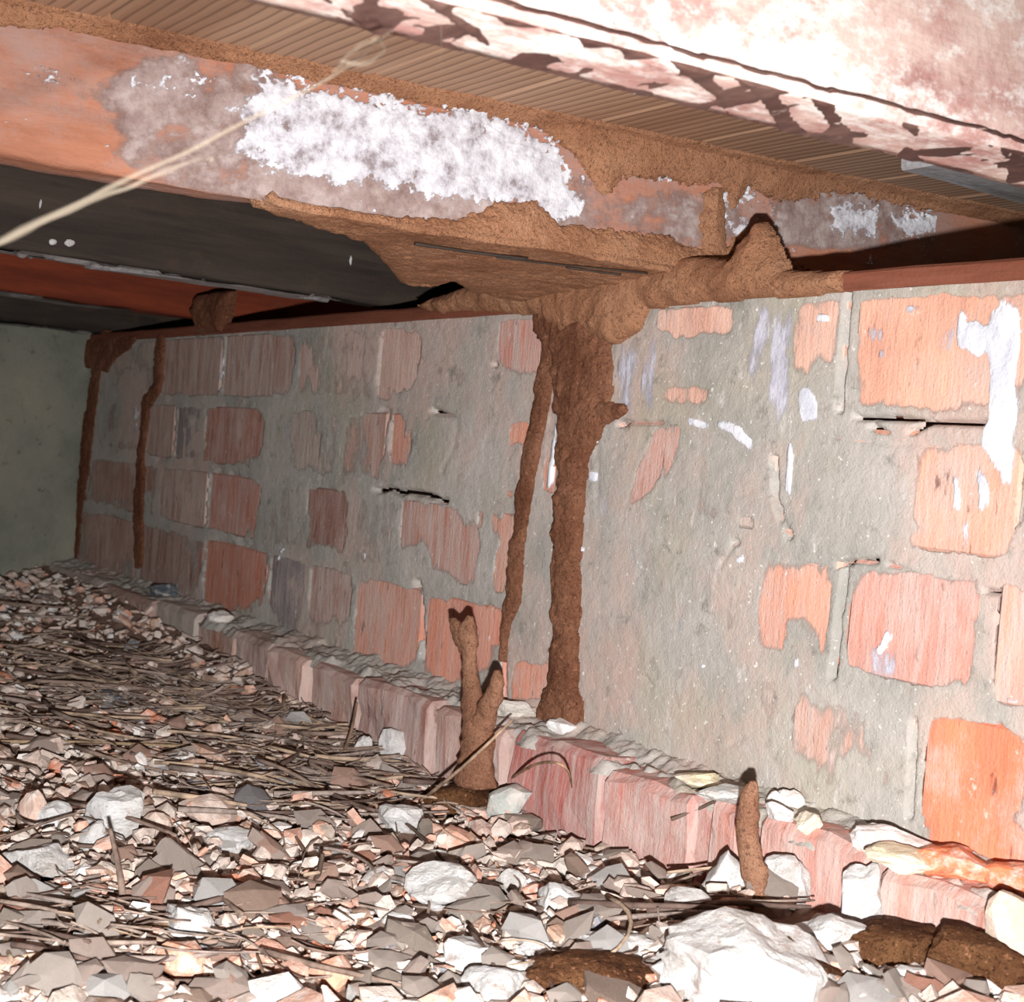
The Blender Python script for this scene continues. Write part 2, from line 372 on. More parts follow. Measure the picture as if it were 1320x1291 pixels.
def wall_grid(px0, px1, z0, z1, step=2.4, dz=0.0016):
    xs = [atY(px0, 600)[0]]
    p = px0
    while p < px1: p += step; xs.append(atY(p, 600)[0])
    return np.array(xs), np.arange(z0, z1, dz)
xs, zs = wall_grid(90, 1330, LEDGE - 0.012, WTOP + 0.002)
xs = np.concatenate([xs[xs > LX], np.arange(xs[-1] + 0.004, 0.42, 0.005)])
Xg, Zg = np.meshgrid(xs, zs, indexing='ij')
Pg = np.stack([Xg, np.full_like(Xg, WY), Zg], -1)
PX, PY = proj(Pg)
wn = fbm(Xg * 26, Zg * 26, 0, 4, 3) ; wn2 = fbm(Xg * 60, Zg * 30, 5, 4, 9)
def blobs(PX, PY, L, jx=0, jy=0, soft=(0.75, 1.15)):
    S_ = np.zeros_like(PX)
    for (cx, cy, rx, ry, a, *rot) in L:
        th = math.radians(rot[0]) if rot else 0
        dx, dy = PX + jx - cx, PY + jy - cy
        u = (dx * math.cos(th) + dy * math.sin(th)) / rx; v = (-dx * math.sin(th) + dy * math.cos(th)) / ry
        S_ = S_ + a * (1 - sst(soft[0], soft[1], np.maximum(np.abs(u), np.abs(v)) * 0.5 + np.sqrt(u * u + v * v) * 0.5))
    return S_
def rot2(L): return L
base = 0.55 - 0.45 * sst(560, 470, PX) - 0.5 * sst(380, 260, PX) + 0.7 * sst(210, 180, PX) * sst(700, 560, PY)
EXP = [  # negative: brick shows; positive: mortar smeared over
 (1205, 455, 112, 78, -2.2), (1190, 410, 100, 30, -1), (1250, 650, 92, 76, -2.2), (1185, 710, 45, 20, -1.5), (1095, 630, 92, 74, 2.0), (1125, 690, 60, 22, 1.2), (1320, 430, 30, 60, -1),
 (1025, 790, 52, 66, -2.0), (1030, 830, 26, 40, 1.4), (1020, 760, 18, 22, 0.6), (1178, 815, 93, 82, -2.4), (1300, 840, 28, 90, -2.4), (1250, 1000, 72, 80, -2.6), (1270, 1100, 70, 40, -2.4),
 (890, 410, 56, 24, -2.0), (1062, 420, 36, 52, -1.2), (840, 600, 12, 56, -2.2, 20), (868, 580, 9, 42, -1.6, 12), (960, 678, 10, 14, -2), (885, 510, 30, 14, -0.9),
 (712, 615, 12, 22, -2.2, 8), (672, 556, 16, 14, -2), (655, 700, 10, 64, -2.6, 9), (678, 440, 36, 34, -2.2), (515, 465, 26, 40, -2.4), (460, 450, 16, 40, -1.0), (494, 470, 10, 40, -2),
 (519, 560, 9, 40, -2.4, 5), (495, 550, 20, 36, -1.8), (640, 660, 12, 30, -1), (624, 668, 8, 8, -2.5), (585, 695, 34, 66, -1.8, -35), (530, 665, 16, 40, -1.8), (425, 660, 26, 44, -2.2), (300, 470, 92, 42, -2.6),
 (214, 556, 24, 38, -2.2), (305, 556, 36, 38, -2.4), (245, 556, 18, 30, 0.8), (275, 640, 60, 42, -2.3), (300, 732, 42, 46, -2.6), (365, 745, 30, 46, -1.6), (425, 760, 30, 40, -2.2), (500, 800, 46, 56, -2.4), (590, 820, 52, 56, -2.2),
 (700, 876, 46, 24, -2.2), (640, 790, 18, 40, -1.4), (155, 690, 38, 34, -1.8), (160, 610, 40, 36, -1.0), (210, 720, 20, 40, -1.0), (168, 450, 34, 30, -0.8), (395, 560, 14, 40, -1.3), (590, 440, 40, 30, 0.8), (570, 560, 50, 60, 0.9), (700, 560, 60, 40, 0.3),
 (1060, 940, 60, 34, -0.7), (1010, 900, 30, 20, -0.6), (860, 860, 40, 20, -0.5), (1300, 480, 40, 100, -0.3), (1290, 620, 40, 60, -0.6), (470, 560, 40, 60, -0.5), (350, 600, 18, 60, .6),
]
sm = base + blobs(PX, PY, EXP, 12 * wn2, 12 * wn, (0.62, 1.25)) + 0.7 * wn + 0.5 * wn2 + 0.4 * fbm(Xg * 150, Zg * 70, 7, 4, 13)
sm = sm - 0.9 * sst(1345, 1400, PX)
inb = np.zeros(Xg.shape, bool)
edst = np.full(Xg.shape, -1.0)
for (a, b, c0, c1) in rects:
    i0, i1 = np.searchsorted(xs, a), np.searchsorted(xs, b); g_ = (slice(i0, i1), slice(None))
    edst[g_] = np.maximum(edst[g_], np.minimum(np.minimum(Xg[g_] - a, b - Xg[g_]), np.minimum(Zg[g_] - c0, c1 - Zg[g_])))
inb = edst > 0.0008
# cement dragged raggedly over the arrises of each brick
sm = sm + 2.3 * np.exp(-(np.maximum(edst, 0) / 0.0042) ** 1.5) * (0.75 + 0.9 * fbm(Xg * 55, Zg * 55, 3, 3, 33))
fine = fbm(Xg * 130, Zg * 110, 2, 4, 21)
Hs = -0.004 + 0.0050 * sst(-1.10, -0.85, sm) + 0.0005 * sst(-0.6, 0.6, sm) + 0.0005 * fine * sst(-0.5, 0.2, sm)
Hj = -0.0012 + 0.0008 * wn + 0.0008 * fine
ledge_round = 0
H = np.where(inb, Hs, np.maximum(Hs, Hj))
# cracks
def crack(H, pts, wid, dep):
    pts = np.array(pts, float); d = np.full(PX.shape, 1e9)
    qx = PX + 3 * fbm(Xg * 90, Zg * 90, 8, 3, 5); qy = PY + 5 * fbm(Xg * 40, Zg * 20, 3, 3, 6)
    for a, b in zip(pts[:-1], pts[1:]):
        ab = b - a; tt = np.clip(((qx - a[0]) * ab[0] + (qy - a[1]) * ab[1]) / (ab @ ab), 0, 1)
        d = np.minimum(d, np.hypot(qx - a[0] - tt * ab[0], qy - a[1] - tt * ab[1]))
    return H - np.where(edst > 0.003, 0.0012, dep) * np.exp(-(d / wid) ** 2)
for pts in ([(1105, 536), (1180, 542), (1275, 545)], [(1080, 566), (1160, 572), (1270, 578)], [(1125, 548), (1150, 565)], [(1175, 560), (1200, 540)],
            [(1020, 722), (1060, 730), (1130, 722)], [(1150, 728), (1180, 740), (1250, 748)], [(1270, 763), (1320, 768)], [(1090, 735), (1083, 800), (1074, 870)], [(1095, 380), (1088, 460), (1083, 530)],
            [(560, 530), (590, 540), (588, 575), (570, 610)], [(487, 628), (530, 632), (575, 645)], [(800, 545), (850, 545)], [(640, 470), (665, 480)], [(1180, 930), (1175, 1050)],
            [(770, 560), (772, 640)], [(1000, 590), (1000, 640), (1020, 690)], [(950, 700), (930, 730)], [(540, 750), (545, 850)], [(830, 870), (840, 885)], [(940, 960), (960, 950)], [(650, 930), (648, 860), (650, 800)]):
    H = crack(H, pts, 2.7, 0.022)
H[Xg < LX] = -0.02
cov = np.where(inb, np.clip(sm, -2, 2) + 0.4 * (sm > 0.3), np.maximum(sm, 2.2))
sheet('mortar', Pg, (0, -1, 0), H, -0.0036, M_SMEAR, wall, cover=cov)
# white and lavender lime runs
DR = [(1298, 500, 17, 100, 2), (1300, 440, 14, 40, 1), (1262, 440, 22, 20, 1.5, 30), (1240, 425, 8, 26, 1.2), (1285, 570, 14, 20, 1), (1045, 520, 12, 22, 1.4), (1018, 606, 5, 32, 1.6, 6), (716, 600, 5, 34, 1.5, 12), (722, 555, 4, 10, 1.5),
      (905, 545, 16, 6, 1.4, 15), (955, 560, 22, 7, 1.4, 35), (768, 545, 10, 3, 1.3), (763, 613, 6, 7, 1.5), (773, 565, 4, 4, 1.5), (755, 706, 5, 4, 1.4), (1232, 635, 7, 26, 0.8), (1268, 635, 7, 26, 1), (1248, 690, 7, 26, .5), (1300, 600, 7, 30, .7), (905, 860, 3, 3, 1), (1145, 825, 6, 14, 1.2, 35), (955, 725, 5, 5, 1),
      (365, 712, 3, 10, 1.2, 20), (285, 470, 3, 40, .55, 4), (470, 720, 4, 10, 1), (176, 540, 3, 22, 1.1, 2), (1030, 855, 4, 6, 1), (500, 880, 3, 3, 1), (1060, 410, 7, 6, 1.2), (1305, 900, 6, 5, 1)]
q = 1.15 * blobs(PX, PY, DR, 12 * wn2, 10 * wn, (0.4, 1.45)) + 0.30 * fbm(Xg * 90, Zg * 25, 1, 4, 44) - 0.62
Hd = 0.0024 + 0.0016 * np.clip(q, -2, 1) * 1.2 + 0.0006 * fine
Hd = np.maximum(0.0020 + 0.0008 * np.clip(q, 0, 1), H + 0.0006)
sheet('lime_run', Pg, (0, -1, 0), np.where(q > -0.42, Hd, -0.01), -0.004, M_WHITE, wall, cover=q, label='white run of lime on the bricks')
LV = [(1010, 470, 16, 70, 1.3, 4), (975, 450, 10, 40, .8), (812, 480, 10, 56, .9, 3), (838, 480, 8, 50, .8), (985, 420, 10, 26, .8), (870, 800, 40, 30, .35), (820, 720, 26, 30, .5), (725, 500, 7, 40, 1.0, 3), (780, 640, 10, 30, .5), (1225, 820, 22, 26, .3), (240, 480, 20, 22, .3), (370, 560, 12, 30, .5), (1140, 850, 16, 24, .9), (1060, 440, 20, 30, .4), (525, 590, 8, 12, .6), (1215, 440, 10, 20, .7, 15), (1130, 430, 8, 12, .8), (1145, 460, 7, 8, .8), (1180, 395, 9, 6, .9)]
q = 1.15 * blobs(PX, PY, LV, 12 * wn2, 10 * wn, (0.4, 1.5)) + 0.40 * fbm(Xg * 110, Zg * 30, 1, 4, 54) - 0.62
Hd = np.where(q > -0.4, np.maximum(0.0014 + 0.0003 * fine, H + 0.0004), -0.01)
sheet('lime_haze', Pg, (0, -1, 0), Hd, -0.004, M_LAV, wall, cover=q, label='lavender grey bloom of lime')

# footing course: bricks that stand proud of the wall at its base
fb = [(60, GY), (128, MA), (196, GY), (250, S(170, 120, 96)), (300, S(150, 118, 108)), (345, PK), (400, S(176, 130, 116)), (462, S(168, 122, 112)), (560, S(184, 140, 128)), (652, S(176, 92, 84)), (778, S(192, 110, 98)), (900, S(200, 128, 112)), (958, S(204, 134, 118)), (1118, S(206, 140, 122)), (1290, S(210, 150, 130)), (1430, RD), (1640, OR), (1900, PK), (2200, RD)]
frects = []
for i in range(len(fb) - 1):
    xs_ = []
    for p in (fb[i][0], fb[i + 1][0]):
        q = atY(p, 900, FOOTY)
        for _ in range(5): q = atY(p, proj(np.array([q[0], FOOTY, 0.045]))[1], FOOTY)
        xs_.append(q[0])
    x0, x1 = xs_[0] + 0.003, xs_[1] - 0.003
    if x1 < LX or x0 > 0.35: continue
    x0 = max(x0, LX + 0.002)
    dy = random.uniform(-0.004, 0.006); zt = LEDGE - 0.004 + random.uniform(-0.005, 0.002)
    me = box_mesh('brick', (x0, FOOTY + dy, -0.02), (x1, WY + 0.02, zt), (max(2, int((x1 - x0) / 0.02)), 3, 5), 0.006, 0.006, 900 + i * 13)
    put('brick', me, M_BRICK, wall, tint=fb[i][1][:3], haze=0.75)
    frects.append((x0, x1, FOOTY + dy, zt))
# broken bed of mortar on the ledge
xs2 = np.concatenate([np.arange(LX, -1.3, 0.004), np.arange(-1.3, -0.4, 0.0022), np.arange(-0.4, 0.33, 0.005)]); ys2 = np.linspace(FOOTY - 0.006, WY + 0.004, 30)
Xl, Yl = np.meshgrid(xs2, ys2, indexing='ij')
e = (Yl - FOOTY) / 0.05
edge = 0.35 + 0.35 * fbm(Xl * 22, 0 * Xl, 1, 4, 71)
Hl = 0.002 + 0.006 * fbm(Xl * 40, Yl * 40, 2, 5, 61) + 0.004 * fbm(Xl * 150, Yl * 150, 2, 3, 62) + 0.007 * sst(0.5, 1.0, e)
Hl = np.where(e > edge, Hl, Hl - 0.012 * sst(0, 0.25, edge - e) - 0.002)
sheet('ledge_mortar', np.stack([Xl, Yl, np.full_like(Xl, LEDGE - 0.006)], -1), (0, 0, 1), Hl, -0.006, M_MORTAR, wall, label='broken mortar bed on the footing ledge')

# left wall, rendered
yl = np.arange(-0.45, WY + 0.03, 0.006); zl = np.arange(-0.08, WTOP + 0.05, 0.006)
Yw, Zw = np.meshgrid(yl, zl, indexing='ij')
Hw = 0.006 * fbm(Yw * 9, Zw * 9, 1, 5, 81) + 0.0015 * fbm(Yw * 60, Zw * 60, 1, 3, 82)
lw = put('wall_left', box_mesh('wall_left', (LX - 0.12, -0.5, -0.1), (LX - 0.012, WY + 0.02, WTOP + 0.04)), M_RENDER, kind='structure')
sheet('render_coat', np.stack([np.full_like(Yw, LX), Yw, Zw], -1), (1, 0, 0), Hw, -1, M_RENDER, lw)

# ------------------------------------------------------------------ floor (bed under the rubble)
def ground(x, y):
    g = 0.002 + 0.052 * sst(-1.15, -2.2, x) + 0.006 * sst(-0.95, -0.55, x) * sst(0.35, 0.66, y) + 0.008 * fbm(x * 6, y * 6, 0, 3, 91) + 0.02 * sst(0.60, 0.69, y) * sst(-0.9, -1.5, x) + 0.024 * sst(-0.76, -0.58, x) * sst(0.42, 0.62, y)
    return g
gx = np.arange(-2.25, 0.5, 0.012); gy = np.arange(-0.45, 0.74, 0.012)
Xf, Yf = np.meshgrid(gx, gy, indexing='ij')
Hf = ground(Xf, Yf) + 0.004 * fbm(Xf * 40, Yf * 40, 0, 3, 92)
sheet('floor', np.stack([Xf, Yf, 0 * Xf], -1), (0, 0, 1), Hf, -1, M_GROUND, None, kind='structure')
def onground(px, py, dz=0.0):
    z = 0.0
    for _ in range(6):
        P = atZ(px, py, z + dz); z = float(ground(P[0], P[1]))
    return np.array([P[0], P[1], z])

# ------------------------------------------------------------------ ceiling: floorboards
ceil = put('ceiling', box_mesh('ceiling', (-2.36, -0.6, CEIL + 0.022), (0.6, 1.5, CEIL + 0.03)), M_J3, kind='structure')
y = -0.6; i = 0
while y < 1.5:
    me = box_mesh('floorboard', (-2.35, y + 0.0012, CEIL + random.uniform(0, 0.0012)), (0.6, y + 0.0868, CEIL + 0.02), (6, 1, 1), 0.0006, 0.0016, i * 5)
    put('floorboard', me, M_BOARD, ceil); y += 0.088; i += 1

# ------------------------------------------------------------------ joists
def joist_mesh(name, x_at, y0, y1, width, z0, z1, seed=0, n=150, rough=0.0016, wane=0.004):
    ys = np.linspace(y0, y1, n); prof = []
    m1, m2 = 10, 6
    a = [(0, z0 + (z1 - z0) * k / m1) for k in range(m1, -1, -1)] + [(-width * k / m2, z0) for k in range(1, m2 + 1)] + [(-width, z0 + (z1 - z0) * k / m1) for k in range(1, m1 + 1)] + [(-width * (1 - k / m2), z1) for k in range(1, m2)]
    a = np.array(a)
    U = np.repeat(ys[:, None], len(a), 1); DX = np.repeat(a[None, :, 0], n, 0); DZ = np.repeat(a[None, :, 1], n, 0)
    X0 = x_at(U) + DX
    nx = fbm(DX * 50 + 3, U * 12, DZ * 50, 4, seed); nz = fbm(DX * 50, U * 14, DZ * 50, 4, seed + 5)
    low = (DZ < z0 + 1e-6)
    corner = low & ((DX > -1e-6) | (DX < -width + 1e-6))
    Zz = DZ + np.where(low, nz * rough * 1.5 + wane * 0.5 * (fbm(U * 25, 0 * U, 2, 3, seed + 8)), nz * rough * 0.3 * (DZ < z1 - 1e-6)) + np.where(corner, wane * (0.5 + 0.6 * fbm(U * 40, DX * 10, 0, 3, seed + 9)), 0)
    X1 = X0 + nx * rough + np.where(corner, np.where(DX > -1e-6, -1, 1) * wane * 0.4, 0)
    V = np.stack([X1, U, Zz], -1).reshape(-1, 3); k = len(a)
    i, j = np.meshgrid(np.arange(n - 1), np.arange(k), indexing='ij')
    A = i * k + j; B = i * k + (j + 1) % k
    f = np.stack([A, A + k, B + k, B], -1).reshape(-1, 4)
    me = mesh(name, V, f, True)
    bm = bmesh.new(); bm.from_mesh(me); bm.verts.ensure_lookup_table()
    bm.faces.new([bm.verts[q] for q in range(k)]); bm.faces.new([bm.verts[(n - 1) * k + q] for q in range(k - 1, -1, -1)])
    bmesh.ops.recalc_face_normals(bm, faces=bm.faces[:]); bm.to_mesh(me); bm.free()
    return me
J1 = lambda y: -0.4130 + 0.10 * (np.asarray(y) - 0.45) + 0 * y
J2 = lambda y: -0.895 + 0.13 * (np.asarray(y) - 0.2)
JT = 'floor joist'
j1 = put('floor_joist', joist_mesh('floor_joist', J1, -0.6, 1.42, 0.052, JB, CEIL, 1, 260, 0.0006, 0.0009), M_J1, None, label='pink and white limewashed floor joist nearest the camera at upper right', category='joist', group='joists under the floorboards')
j2 = put('floor_joist', joist_mesh('floor_joist', J2, -0.6, 1.42, 0.042, JB, CEIL, 2, 260, 0.0016, 0.004), M_J2, None, label='red-brown floor joist with a large white salt crust on its face', category='joist', group='joists under the floorboards')
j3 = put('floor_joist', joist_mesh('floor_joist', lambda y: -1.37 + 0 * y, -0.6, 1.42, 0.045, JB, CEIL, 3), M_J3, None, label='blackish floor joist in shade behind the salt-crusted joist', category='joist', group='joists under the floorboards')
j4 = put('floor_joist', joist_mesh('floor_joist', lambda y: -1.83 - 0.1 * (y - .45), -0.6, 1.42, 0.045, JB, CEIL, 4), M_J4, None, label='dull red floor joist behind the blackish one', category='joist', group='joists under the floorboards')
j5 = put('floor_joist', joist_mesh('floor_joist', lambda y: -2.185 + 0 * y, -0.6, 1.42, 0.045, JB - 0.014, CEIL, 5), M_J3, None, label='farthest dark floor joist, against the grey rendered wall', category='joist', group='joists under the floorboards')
# joist 1: torn splintery underside strip
ys = np.arange(0.0, 1.0, 0.002); us = np.linspace(-0.052, 0.004, 26)
Yu, Uu = np.meshgrid(ys, us, indexing='ij')
Hu = 0.0012 + 0.0009 * fbm(Yu * 90, Uu * 30, 0, 4, 101) + 0.0009 * sst(0.1, 0.3, fbm(Yu * 60 + Uu * 80, Uu * 10, 0, 3, 102))
Hu = np.where(Uu > -0.001, Hu - 0.004, Hu)
sheet('torn_underside', np.stack([J1(Yu) + Uu, Yu, np.full_like(Yu, JB + 0.0015)], -1), (0, 0, -1), Hu, -0.004, M_UNDER, j1, flip=True, label='dark torn underside with white splinters')
# joist 2: salt crust on the face
zz = np.arange(JB - 0.002, CEIL, 0.0009); yy = np.arange(0.1, 0.98, 0.0012)
Yc, Zc = np.meshgrid(yy, zz, indexing='ij')
Pc = np.stack([J2(Yc) + 0.0006, Yc, Zc], -1); CXp, CYp = proj(Pc)
CR = [(400, 170, 92, 62, 1.0, 15), (520, 190, 140, 56, 1.15, 14), (640, 205, 100, 56, 1.0, 22), (700, 240, 60, 40, .7, 25), (600, 245, 70, 26, .4, 5), (350, 200, 40, 60, .3), (262, 105, 12, 6, .9), (420, 300, 10, 8, .2), (800, 270, 60, 26, .1), (950, 270, 22, 34, .55), (940, 245, 16, 14, .4), (985, 280, 16, 16, .4), (1140, 290, 70, 22, .5, 8), (1240, 292, 90, 12, .75, 5), (1100, 275, 30, 26, .4), (820, 237, 60, 6, .35, 5), (560, 262, 80, 12, -.5), (650, 262, 24, 16, -.5), (735, 212, 16, 30, -.6)]
n1 = fbm(Yc * 40, Zc * 55, 0, 6, 111, 0.68); n2 = fbm(Yc * 260, Zc * 300, 0, 4, 112, 0.7)
q = blobs(CXp, CYp, CR, 22 * n1, 22 * n2) * 1.0 + 0.9 * n1 + 0.5 * n2 - 0.55
Hc = np.where(q > -0.25, 0.0012 + 0.0012 * np.clip(q, 0, 1) + 0.0006 * n2, -0.01)
sheet('salt_crust', Pc, (1, 0, 0), Hc, -0.004, M_SALT, j2, cover=q, label='flaking white salt crust')
q = blobs(CXp, CYp, [(300, 170, 160, 90, .55, 12), (480, 250, 160, 30, .6, 10), (700, 260, 120, 40, .4), (880, 280, 80, 40, .5), (1080, 285, 100, 40, .6), (150, 130, 60, 40, .2)], 14 * n1, 12 * n1) * 1.6 + 0.7 * n1 + 0.3 * n2 - 0.35
sheet('salt_bloom', Pc, (1, 0, 0), np.where(q > -0.2, 0.0006 + 0.0003 * n2, -0.01), -0.004, add_cover(timber('salt_bloom', S(128, 106, 102), S(154, 136, 132), S(180, 166, 164), None, stretch=(1, 1, 1), sc=50), 40, (1, 1, 1), 1.6, -0.1, 0.7), j2, cover=q, label='thin pinkish grey bloom')

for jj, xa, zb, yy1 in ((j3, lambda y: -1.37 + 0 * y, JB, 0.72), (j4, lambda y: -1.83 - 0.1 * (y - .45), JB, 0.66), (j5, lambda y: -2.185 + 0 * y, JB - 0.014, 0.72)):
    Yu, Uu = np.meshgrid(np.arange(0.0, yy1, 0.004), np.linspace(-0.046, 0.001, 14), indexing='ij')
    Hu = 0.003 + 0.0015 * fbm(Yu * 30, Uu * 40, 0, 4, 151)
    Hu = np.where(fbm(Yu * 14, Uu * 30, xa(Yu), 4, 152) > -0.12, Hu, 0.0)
    sheet('lit_scuffed_underside', np.stack([xa(Yu) + Uu, Yu, np.full_like(Yu, zb)], -1), (0, 0, -1), Hu, -0.006, M_GREYW, jj, flip=True, label='grey scuffed lower edge with flash light in its colour')  # scuffs, plus the flash-lit underside painted as a lighter grey
# thin timber plate bedded on top of the wall
plate = put('wall_plate', box_mesh('wall_plate', (LX + 0.004, WY - 0.004, WTOP + 0.001), (0.42, WY + 0.10, WTOP + 0.0145), (60, 2, 2), 0.0012, 0.002, 5, 20), M_PLATE, None, label='thin red-brown timber plate bedded on top of the brick wall', category='wall plate')
# grey packer behind joist 1
pk = box_mesh('timber_packer', (-0.628, 0.735, 0.512), (-0.450, 1.02, 0.551), (4, 6, 2), 0.002, 0.002, 3)
put('timber_packer', pk, M_GREYW, None, label='grey weathered timber packer under the floorboards behind the nearest joist', category='packer')

# ------------------------------------------------------------------ termite mud on joist, plate and wall
MG = 'termite mud shelter tubes on the wall'
def seg_dist(A, B, pts, wid):
    """signed 'inside' profile: sqrt(1-(d/w)^2) around a polyline with changing half width"""
    pr = np.full(A.shape, -1.0)
    for k in range(len(pts) - 1):
        a = np.array(pts[k], float); b = np.array(pts[k + 1], float); ab = b - a
        tt = np.clip(((A - a[0]) * ab[0] + (B - a[1]) * ab[1]) / (ab @ ab + 1e-12), 0, 1)
        d = np.hypot(A - a[0] - tt * ab[0], B - a[1] - tt * ab[1]); w = wid[k] * (1 - tt) + wid[k + 1] * tt
        pr = np.maximum(pr, 1 - (d / w) ** 2)
    return pr
def wall_tube(pts, thick, mat, label, rag=0.25, zmin=LEDGE - 0.004):
    P = np.array([atY(p[0], p[1]) for p in pts]); hw = [p[2] / 2 * abs(atY(p[0] + 1, p[1])[0] - atY(p[0], p[1])[0]) for p in pts]
    L = [(q[0], q[2]) for q in P]; mw = max(hw) * 1.8
    xs = np.arange(P[:, 0].min() - mw, P[:, 0].max() + mw, 0.0014); zs = np.arange(max(zmin, P[:, 2].min() - mw), min(WTOP + 0.02, P[:, 2].max() + mw), 0.0014)
    A, B = np.meshgrid(xs, zs, indexing='ij')
    n = fbm(A * 130, B * 130, 0, 4, int(pts[0][0])); nn = fbm(A * 45, B * 45, 4, 3, int(pts[0][0]) + 3)
    pr = seg_dist(A + 0.003 * nn, B, L, hw) + rag * n
    Hh = np.where(pr > 0, 0.002 + thick * np.sqrt(np.clip(pr, 0, 1)) + 0.0016 * n + 0.0012 * nn, -0.006)
    return sheet('mud_tube', np.stack([A, np.full_like(A, WY), B], -1), (0, -1, 0), Hh, -0.005, mat, None, label=label, category='mud tube', group=MG)
wall_tube([(745, 395, 110), (750, 440, 84), (752, 500, 76), (755, 530, 60), (742, 580, 40), (738, 650, 36), (734, 740, 34), (732, 830, 34), (730, 880, 40), (728, 915, 56), (726, 928, 60)], 0.010, M_MUDW, 'broad brown mud tube running the full height of the wall to the ledge')
wall_tube([(760, 528, 26), (785, 532, 20), (806, 528, 10)], 0.006, M_MUDW, 'short brown mud spur sticking out right of the broad tube')
wall_tube([(722, 400, 40), (712, 455, 20), (702, 510, 20), (690, 580, 20), (678, 640, 18), (670, 700, 17), (664, 770, 22), (655, 800, 12), (650, 850, 5)], 0.005, M_MUDW, 'thin brown mud tube slanting down left of the broad one')
wall_tube([(208, 444, 12), (204, 500, 10), (190, 520, 9), (184, 580, 9), (180, 650, 13), (181, 720, 10)], 0.004, M_MUDD, 'narrow red-brown mud tube near the left end of the brick wall')
wall_tube([(134, 445, 14), (127, 470, 12), (120, 520, 13), (108, 600, 18), (98, 660, 18), (92, 700, 22)], 0.002, M_MUDD, 'dull mud tube running down the corner with the grey rendered wall')
def wall_patch(pts, thick, mat, name, label, cat='mud patch', rag=0.5, amp=10):
    """flat mud patch with a hand-traced outline on the wall plane (pixel outline turned into wall coordinates)"""
    L = np.array([atY(*p)[[0, 2]] for p in pts]); xs = np.arange(L[:, 0].min() - .012, L[:, 0].max() + .012, 0.0016); zs = np.arange(L[:, 1].min() - .012, L[:, 1].max() + .012, 0.0015)
    A, B = np.meshgrid(xs, zs, indexing='ij'); n = fbm(A * 110, B * 110, 0, 4, 7); n2_ = fbm(A * 30, B * 30, 0, 3, 8)
    sd = poly_sd(A + 0.003 * n, B + 0.003 * n2_, L)
    Hh = np.where(sd > 0, 0.003 + thick * (1 - np.exp(-sd / 0.006)) + 0.002 * n + 0.003 * n2_, -0.006)
    return A, B, Hh
def poly_sd(A, B, L):
    d = np.full(A.shape, 1e9); ins = np.zeros(A.shape, bool); m = len(L)
    for k in range(m):
        a, b = L[k], L[(k + 1) % m]; ab = b - a
        tt = np.clip(((A - a[0]) * ab[0] + (B - a[1]) * ab[1]) / (ab @ ab + 1e-12), 0, 1)
        d = np.minimum(d, np.hypot(A - a[0] - tt * ab[0], B - a[1] - tt * ab[1]))
        c = ((a[1] > B) != (b[1] > B)) & (A < (b[0] - a[0]) * (B - a[1]) / (b[1] - a[1] + 1e-12) + a[0])
        ins ^= c
    return np.where(ins, d, -d)
nest = empty('termite_mud_nest', (-0.95, WY, WTOP + 0.02), label='large brown crust of termite mud spread between the white-crusted joist and the wall top', category='termite nest')
nest_loc = np.array(nest.location)
def child_local(o, par):
    o.parent = par; o.matrix_parent_inverse = Matrix.Translation(par.location).inverted()
# wall-plane part of the nest
A, B, Hh = wall_patch([(600, 372), (700, 340), (860, 330), (950, 335), (985, 285), (1005, 330), (1020, 350), (1092, 350), (1092, 376), (1040, 384), (1000, 382), (930, 388), (840, 398), (826, 428), (800, 440), (778, 436), (745, 430), (714, 425), (706, 410), (640, 402), (560, 405), (540, 395)], 0.011, M_MUD, 'x', 'x')
o = sheet('plate_crust', np.stack([A, np.full_like(A, WY - 0.002), B], -1), (0, -1, 0), Hh, -0.005, M_MUD); child_local(o, nest)
# sloping underside part: from joist 2's lower front edge back to the plate
def quadpatch(name, c00, c10, c11, c01, nu, nv, keepf, amp, mat, par, thick=0.004, seed=0):
    u, v = np.meshgrid(np.linspace(0, 1, nu), np.linspace(0, 1, nv), indexing='ij')
    P = ((1 - u) * (1 - v))[..., None] * c00 + (u * (1 - v))[..., None] * c10 + (u * v)[..., None] * c11 + ((1 - u) * v)[..., None] * c01
    nrmv = np.cross(c10 - c00, c01 - c00); nrmv /= np.linalg.norm(nrmv)
    if nrmv @ (O - c00) < 0: nrmv = -nrmv
    d = amp * fbm(P[..., 0] * 18, P[..., 1] * 18, P[..., 2] * 18, 4, seed) + 0.0015 * fbm(P[..., 0] * 140, P[..., 1] * 140, P[..., 2] * 140, 3, seed + 1)
    k = keepf(u, v, P)
    Hq = np.where(k > 0, np.maximum(d + thick * (1 - np.exp(-k / 0.03)), -0.0004), -0.01)
    o = sheet(name, P, nrmv, Hq, -0.0005, mat, None); child_local(o, par)
    sm_ = o.modifiers.new('shell', 'SOLIDIFY'); sm_.thickness = 0.006; sm_.offset = -1
    return o
def edge(poly):
    L = np.array(poly, float)
    def kf(u, v, P):
        px, py = proj(P); return poly_sd(px + 5 * fbm(P[..., 0] * 60, P[..., 1] * 60, P[..., 2] * 60, 4, 5), py + 6 * fbm(P[..., 0] * 70, P[..., 1] * 70, P[..., 2] * 70, 4, 6), L) / 60.
    return kf
c00 = np.array([float(J2(0.20)) + 0.004, 0.20, JB + 0.003]); c10 = np.array([float(J2(0.75)) + 0.004, 0.75, JB + 0.003])
c11 = np.array([-0.905, 0.735, WTOP + 0.018]); c01 = np.array([-1.10, 0.20, JB - 0.010])
